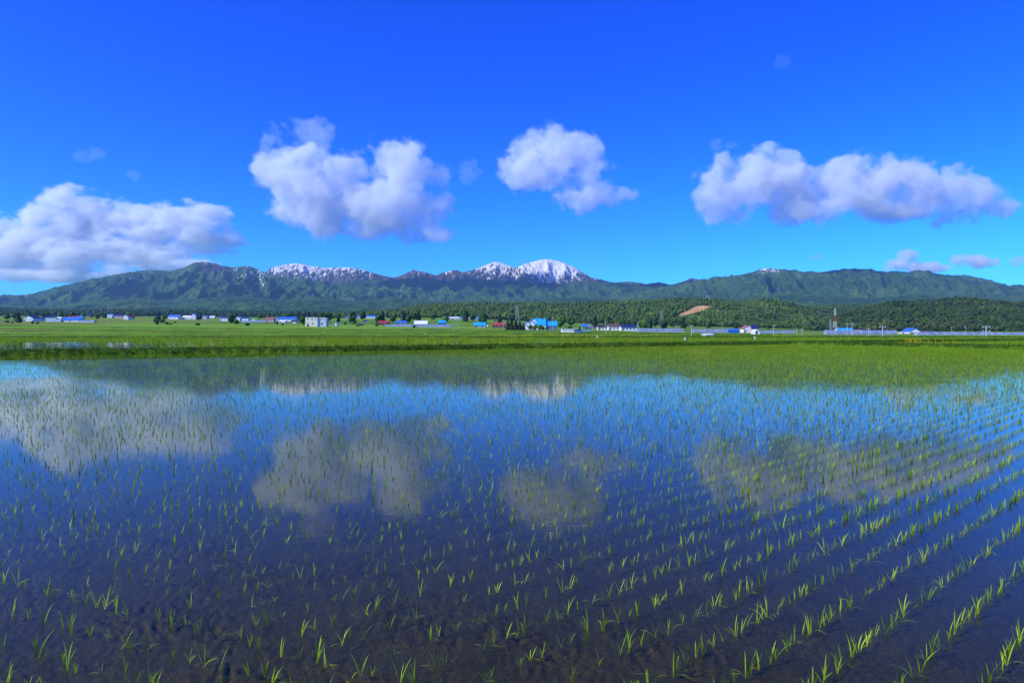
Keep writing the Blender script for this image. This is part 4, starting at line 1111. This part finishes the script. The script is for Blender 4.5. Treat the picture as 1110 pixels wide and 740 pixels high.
def vehicle(px, ybase, L, color, label, van=True):
    D = dist_for(px, ybase); root = empty('parked_' + ('van' if van else 'truck'), (wx(px, D), D, gz(px, D))); tag(root, label, 'van' if van else 'truck')
    pr = [(-L/2, .35), (L/2, .35), (L/2, 1.05), (L/2 - .25, 1.2), (L/2 - .75, 1.95), (-L/2 + .05, 2.0)] if van else [(-L/2, .6), (L/2, .6), (L/2, 1.2), (L/2 - .2, 2.2), (L/2 - 1.4, 2.25), (L/2 - 1.5, 1.1), (-L/2, 1.1)]
    m = MB().prism([(x, z) for x, z in pr], 'x', 0, 1.7); m.v = [(y, x, z) for x, y, z in m.v]
    m.build('body', paint(color, 0.3, 0.05, 0.5), root)
    MB().box(-L/2 + .5, L/2 - .95, -.012, -.003, 1.25, 1.75).build('side_window', m_glass, root) if van else MB().box(L/2 - 1.2, L/2 - .45, -.012, -.003, 1.4, 2.0).build('side_window', m_glass, root)
    for x in (-L/2 + .8, L/2 - .8):
        for y in (.05, 1.65): MB().tube([(x, y - .1, .33), (x, y + .1, .33)], [.33, .33], 14).build('wheel', m_dark, root)
vehicle(627, 360.8, 4.6, (0.05, 0.12, 0.42), 'blue van parked against the right end of the white storage shed')
vehicle(635.5, 360.4, 4.4, (0.10, 0.5, 0.55), 'small turquoise truck parked in the field below the little blue roof', False)

H(631, 637.5, 351.3, 357, 'blue', 'grey', label='little dark blue roofed house above the turquoise truck', windows=1)
H(637.6, 643.5, 353.4, 357.2, 'slate', 'grey', label='low grey shed attached right of the little blue-roofed house', name='shed', cat='shed', windows=1)
H(648, 659.5, 352.2, 357.8, 'dark', 'white', label='white house with blackish roof, left one of a touching pair', windows=3)
H(659.6, 672, 350.8, 358, 'brown', 'white', label='taller white house with dark brown roof, right one of a touching pair', windows=3, chimney=True)
H(673.5, 690, 352, 358.6, 'navy', 'white', label='long white barn with navy roof at the left end of the right-hand tunnels', name='barn', cat='barn', windows=4)
greenhouse(691, 741, 356.0, 360.2, 'long blue-grey tunnel right of the navy-roofed white barn')
greenhouse(752, 789, 356.8, 360.6, 'blue-grey tunnel left of the blue tarpaulin roof')
H(789.5, 801, 356.4, 360.8, 'blue', 'blue', label='low shed wrapped in deep blue sheeting between two tunnels', name='shed', cat='shed', windows=0, door=False)
H(806, 815, 353, 360.6, 'rust', 'white', 'y', label='white gabled house with reddish roof beside the navy-roofed one', windows=2)
H(814.5, 822, 351.8, 361, 'navy', 'pink', label='house with dark navy roof right of the reddish-roofed gable', windows=1)
H(818.5, 823.5, 356.8, 361.6, 'white', 'white', 'y', label='small white lean-to gable in front of the dark navy-roofed house', name='shed', cat='shed', windows=0, D=420)
greenhouse(824, 862, 359.0, 361.6, 'low pale tunnel right of the reddish-roofed gable house')
H(766, 772.5, 362.0, 364.2, 'white', 'white', label='low white box hut alone in the green field below the deep blue sheeting', name='hut', cat='hut', windows=0, door=False, wallfrac=.8)
H(909, 926.5, 355.6, 360.6, 'bright', 'white', label='barn with long bright blue roof behind the tunnels by the red-white mast', name='barn', cat='barn', windows=0, wallfrac=.35)
H(927.5, 943, 357, 360.8, 'brown', 'wood', label='low brown-roofed barn right of the long bright blue roof', name='barn', cat='barn', windows=0)
greenhouse(897, 934, 358.2, 364.4, 'nearest big tunnel at the foot of the red-white mast', D=380)
greenhouse(935, 973, 358.6, 364.6, 'big tunnel just right of the one at the foot of the mast', D=385)
H(977.5, 985.5, 360.4, 363.4, 'white', 'white', label='low white shed left of the blue hip-roofed white house', name='shed', cat='shed', windows=0)
H(986, 997.5, 355.8, 363.4, 'blue', 'white', 'y', label='white house with pointed blue roof and white peak between the tunnels', windows=2, wallfrac=.55)
H(999, 1015, 358.6, 363.2, 'brown', 'grey', label='long low brown-roofed barn right of the pointed blue-roofed house', name='barn', cat='barn', windows=3)
greenhouse(996, 1036, 361.2, 365.4, 'long blue-grey tunnel in front of the low brown barn', D=345)
greenhouse(1037, 1076, 361.2, 365.8, 'long blue-grey tunnel second from the right edge', D=345)
greenhouse(1077, 1125, 361.4, 366.0, 'long blue-grey tunnel running out of the right edge', D=345)

# poles and masts (column, top row, foot row, label)
PL = [(109.5, 334.5, 350.5, 'tall pale pole in the field right of the bright blue barn, far left', 2),
      (117, 330, 349, 'thin taller pole next to the tall pale one at far left', 1), (148.5, 343, 350.6, 'short pole right of the white gable-fronted house', 1),
      (221.5, 346.5, 351.6, 'stubby pole left of the navy-roofed house by the round tree', 1), (228.5, 346.5, 351.6, 'stubby pole nearer to the round tree', 1), (264.5, 347, 352.6, 'short pole in front of the grey tunnel by the round tree', 1),
      (299.5, 341.5, 353, 'pole standing before the long violet-blue roof', 1), (369.5, 343, 353, 'pole right of the small white field shed', 1), (378, 341, 353.6, 'left pole below the hillside barns', 1), (390.5, 342.5, 354.6, 'right pole below the hillside barns', 1), (399, 342, 353.6, 'pole under the right part of the long hillside barn', 1),
      (417.5, 343, 353.6, 'pole rising behind the red farmhouse by the tunnels', 1), (435.5, 341, 355, 'pole before the dark blue-roofed house', 2), (469.3, 345.5, 354.5, 'pole between the white hall and the small blue house', 1),
      (491.5, 348, 357, 'left one of three poles right of the small blue house', 1), (494.6, 342, 356.5, 'middle one of three poles right of the small blue house', 1), (497.6, 343.5, 355.5, 'right one of three poles near the small blue house', 1), (545.5, 346.5, 357, 'pole in front of the dark red-roofed farmhouse', 1),
      (599.3, 343, 359.5, 'pole standing before the right wing of the big farmhouse', 2), (638.5, 343.5, 358, 'pole between the little blue roof and its grey shed', 1), (656.6, 348, 362, 'pole in front of the touching pair of white houses', 1),
      (691.5, 349, 361, 'pole at the left end of the long blue-grey tunnel', 1), (703.5, 351.5, 358, 'short thin pole behind the long blue-grey tunnel', 1), (732.3, 350.5, 358, 'thin pole at the hill foot below the orange scar', 1), (749.6, 352, 364, 'pole in the gap between the two middle tunnels', 1),
      (783, 350, 359.5, 'pole just left of the deep blue sheeting', 1), (838.5, 352, 364, 'pole right of the reddish-roofed gable house', 1), (863.5, 356, 363.6, 'low pole at the end of the pale tunnel', 1), (869.5, 356.5, 364, 'low pole further right in the open field', 1),
      (918.3, 350, 364.8, 'left one of two lamp-like poles before the bright blue roof', 1), (923.5, 350, 364.8, 'right one of two lamp-like poles before the bright blue roof', 1), (941.6, 355, 365, 'pole between brown barn and tunnels', 1), (956.6, 353, 366, 'pole before the tunnels left of the pointed roof', 1),
      (1031.6, 354, 363.5, 'slim pole behind the right-hand tunnels', 1), (1046.5, 353, 363.5, 'slim pole behind the right-hand tunnels, further right', 1), (1069, 353.5, 367, 'nearest tall pole crossing the right-hand tunnels', 2)]
for (px, yt, yb, lb, na_) in PL: pole(px, yt, yb, lb, arms=na_)
pylon(560.8, 333, 355, 'grey lattice power tower rising behind the dark conifers by the big farmhouse', D=760, base=5)
pylon(717.2, 338, 357, 'grey lattice power tower in front of the wooded hill below the orange scar', D=820, base=5)
pylon(905, 333.5, 361, 'tall red and white lattice mast beside the bright blue barn roof', D=560, base=2.6, colors=('red', 'white', 'red', 'white'), arms=False, cat='mast')
pylon(900, 345, 361, 'short grey lattice mast left of the red and white mast', D=560, base=2.0, arms=False, cat='mast')
for px, lb in ((765.6, 'left thin antenna pole on the hill crest above the orange scar'), (768.2, 'right thin antenna pole on the hill crest above the orange scar')):
    Dq = 1880; zq = float(fA(np.array([px]), np.array([float(Dq)]))[0])
    root = empty('antenna_pole', (wx(px, Dq), Dq, zq)); tag(root, lb, 'antenna')
    MB().tube([(0, 0, -1), (0, 0, 19)], [.55, .4], 6).build('shaft', paint(PAL['pale']), root)
    MB().box(-1.3, 1.3, -.3, .3, 15.0, 17.5).build('antenna_head', paint(PAL['grey']), root)

# marker stakes in the fields
for px, yb, lb in ((742.2, 372.2, 'white marker stake in the bright field below the orange scar'), (461, 364.5, 'white marker stake on the field edge below the white-roofed hall'), (647.3, 368.5, 'pale marker stake in the field edge right of the storage shed'),
                   (351, 362, 'small pale stake in the field below the cream block'), (117.8, 356.6, 'pale stake in the far field below the tall left pole'), (818, 370.8, 'pale stake in the field right of centre-right')):
    D = EYE * F / (yb - HOR) if yb > HOR + EYE * F / 148 else dist_for(px, yb); root = empty('marker_stake', (wx(px, D), D, gz(px, D) - .02)); tag(root, lb, 'stake')
    MB().tube([(0, 0, -.2), (0, 0, .75)], [.05, .045], 6).build('stick', paint(PAL['wood']), root); MB().box(-.09, .09, -.07, -.05, .45, .85).build('plate', paint(PAL['white']), root)

# ------------------------------------------------------------------ single trees around the houses
def leafy_mesh(name, mat, seed, conifer=False, lobes=16, nleaf=900):
    V, Fc = crown_arrays(1.0, lobes, seed, conifer=conifer, sub=2, rough=0.2)
    g_ = np.random.default_rng(seed + 5); idx = g_.integers(0, len(V), nleaf)
    c = V[idx] + g_.normal(0, .05, (nleaf, 3)); a = g_.normal(0, 1, (nleaf, 3)); b = g_.normal(0, 1, (nleaf, 3))
    a /= np.linalg.norm(a, axis=1)[:, None]; b /= np.linalg.norm(b, axis=1)[:, None]; s = g_.uniform(.05, .11, (nleaf, 1))
    LV = np.stack([c - a * s, c + b * s * .6, c + a * s], 1).reshape(-1, 3); LF = np.arange(nleaf * 3).reshape(-1, 3) + len(V)
    me = np_mesh(name, np.concatenate([V, LV]), np.concatenate([Fc, LF])); me.materials.append(mat); return me
def trunk_mesh(seed, conifer=False):
    r_ = random.Random(seed); m = MB(); m.tube([(0, 0, -0.1), (r_.uniform(-.03, .03), 0, .35), (0, r_.uniform(-.04, .04), .85)], [.075, .055, .03], 7)
    if not conifer:
        for i in range(5):
            a = r_.uniform(0, 6.28); m.tube([(0, 0, .3 + .08 * i), (.3 * math.cos(a), .3 * math.sin(a), .65 + .08 * i)], [.03, .012], 5)
    me = m.mesh('trunk'); me.materials.append(M_bark); return me
BC = [leafy_mesh('crown', M_tree, 500 + i) for i in range(5)]; CC = [leafy_mesh('crown', M_conifer, 600 + i, True, 9) for i in range(4)]
TB = [trunk_mesh(i) for i in range(3)]; TC = [trunk_mesh(10 + i, True) for i in range(2)]
def tree(px, ytop, ybase, label, conifer=False, wpx=None, group=None, D=None, name=None):
    D = D or dist_for(px, ybase); Hh = (ybase - ytop) / F * D
    root = empty(name or ('conifer_tree' if conifer else 'broadleaf_tree'), (wx(px, D), D, gz(px, D)), random.uniform(0, 6.28)); tag(root, label, 'tree', group)
    wr = (wpx / F * D / 2) if wpx else Hh * (0.28 if conifer else 0.42)
    sx_ = wr / (0.55 if conifer else 0.85); sz_ = Hh / (1.98 if conifer else 1.62)
    c = bpy.data.objects.new('crown', random.choice(CC if conifer else BC)); t = bpy.data.objects.new('trunk', random.choice(TC if conifer else TB))
    for ob in (c, t): COL.objects.link(ob); ob.parent = root; ob.scale = (sx_, sx_, sz_)
    return root
GT_ = 'trees standing among the houses'
tree(20.5, 338.5, 349.6, 'dark tall tree left of the navy-roofed gabled house, far left', True, 7)
tree(171, 343, 350.5, 'left one of two dark bushy trees in the field left of the blue-roofed white house', False, 7); tree(176, 345, 350.6, 'lower, right-hand one of two dark bushy trees in the field', False, 6)
tree(250.5, 339.5, 350.8, 'round bright green tree between two navy-roofed white houses', False, 8)
tree(256.5, 346, 352, 'small dark bush at the foot of the round bright green tree', False, 6, D=640); tree(268, 349.5, 353.4, 'small dark shrub before the low grey tunnel at left', False, 5)
for i, (px, yt, w_) in enumerate([(550.5, 348, 6), (554.5, 345.5, 6), (559, 347.5, 7), (563.5, 349, 6), (567.5, 351.5, 5)]):
    tree(px, yt, 358.8, ['leftmost dark conifer beside the big blue-roofed farmhouse', 'tallest dark conifer, second of the clump left of the big farmhouse', 'middle dark conifer of the clump left of the big farmhouse', 'fourth dark conifer from the left beside the big farmhouse', 'shortest dark conifer touching the big farmhouse gable'][i], True, w_, D=520)
for i, (px, yt, w_) in enumerate([(575, 353, 5), (580.5, 351.5, 5), (585, 352, 6), (589, 354, 4), (593, 355.5, 4)]):
    tree(px, yt, 358.9, ['green garden tree in front of the left gable of the big farmhouse', 'garden tree before the middle gable of the big farmhouse', 'widest garden tree before the big farmhouse', 'small garden tree right of the widest one at the big farmhouse', 'lowest garden shrub before the right wing of the big farmhouse'][i], False, w_, D=505)
rt = random.Random(77)
def row_of_trees(n, x0, x1, yb0, yb1, h0, h1, pconif, label_b, label_c, grp):
    for i in range(n):
        px = rt.uniform(x0, x1); yb = rt.uniform(yb0, yb1) ; D = max(640, dist_for(px, yb)); h = rt.uniform(h0, h1); con = rt.random() < pconif
        yb = float(ground_row(px, D)[0])
        tree(px, yb - h * 740 / D, yb, label_c if con else label_b, con, None, grp + (' conifers' if con else ' broadleaves'), D=D)
row_of_trees(34, 322, 560, 346.5, 351.0, 8, 14, .25, 'green broadleaf tree behind the houses between cream block and big farmhouse', 'dark conifer behind the houses between cream block and big farmhouse', 'mid village')
row_of_trees(40, 600, 910, 353.5, 357.2, 8, 14, .2, 'green broadleaf tree at the hill foot behind the middle tunnels', 'dark conifer at the hill foot behind the middle tunnels', 'hill foot')
row_of_trees(22, 920, 1150, 356.5, 360.8, 6, 11, .2, 'green broadleaf tree at the foot of the rounded hill behind the right-hand tunnels', 'dark conifer at the foot of the rounded hill on the right', 'right hill foot')
row_of_trees(44, -30, 322, 343.5, 347.0, 7, 12, .3, 'green broadleaf tree behind the houses in the left part of the village', 'dark conifer behind the houses in the left part of the village', 'left village')

for k in range(46):
    px = rt.choice([rt.uniform(5, 280), rt.uniform(285, 550), rt.uniform(600, 690), rt.uniform(900, 1015)])
    D = rt.uniform(560, 760); yb = float(ground_row(px, D)[0]); h = rt.uniform(1.6, 3.6)
    tree(px, yb - h * 740 / D, yb, 'low rounded garden shrub growing on the grass near the village houses', False, rt.uniform(2.5, 5.5), 'garden shrubs by the houses', D=D, name='garden_shrub')
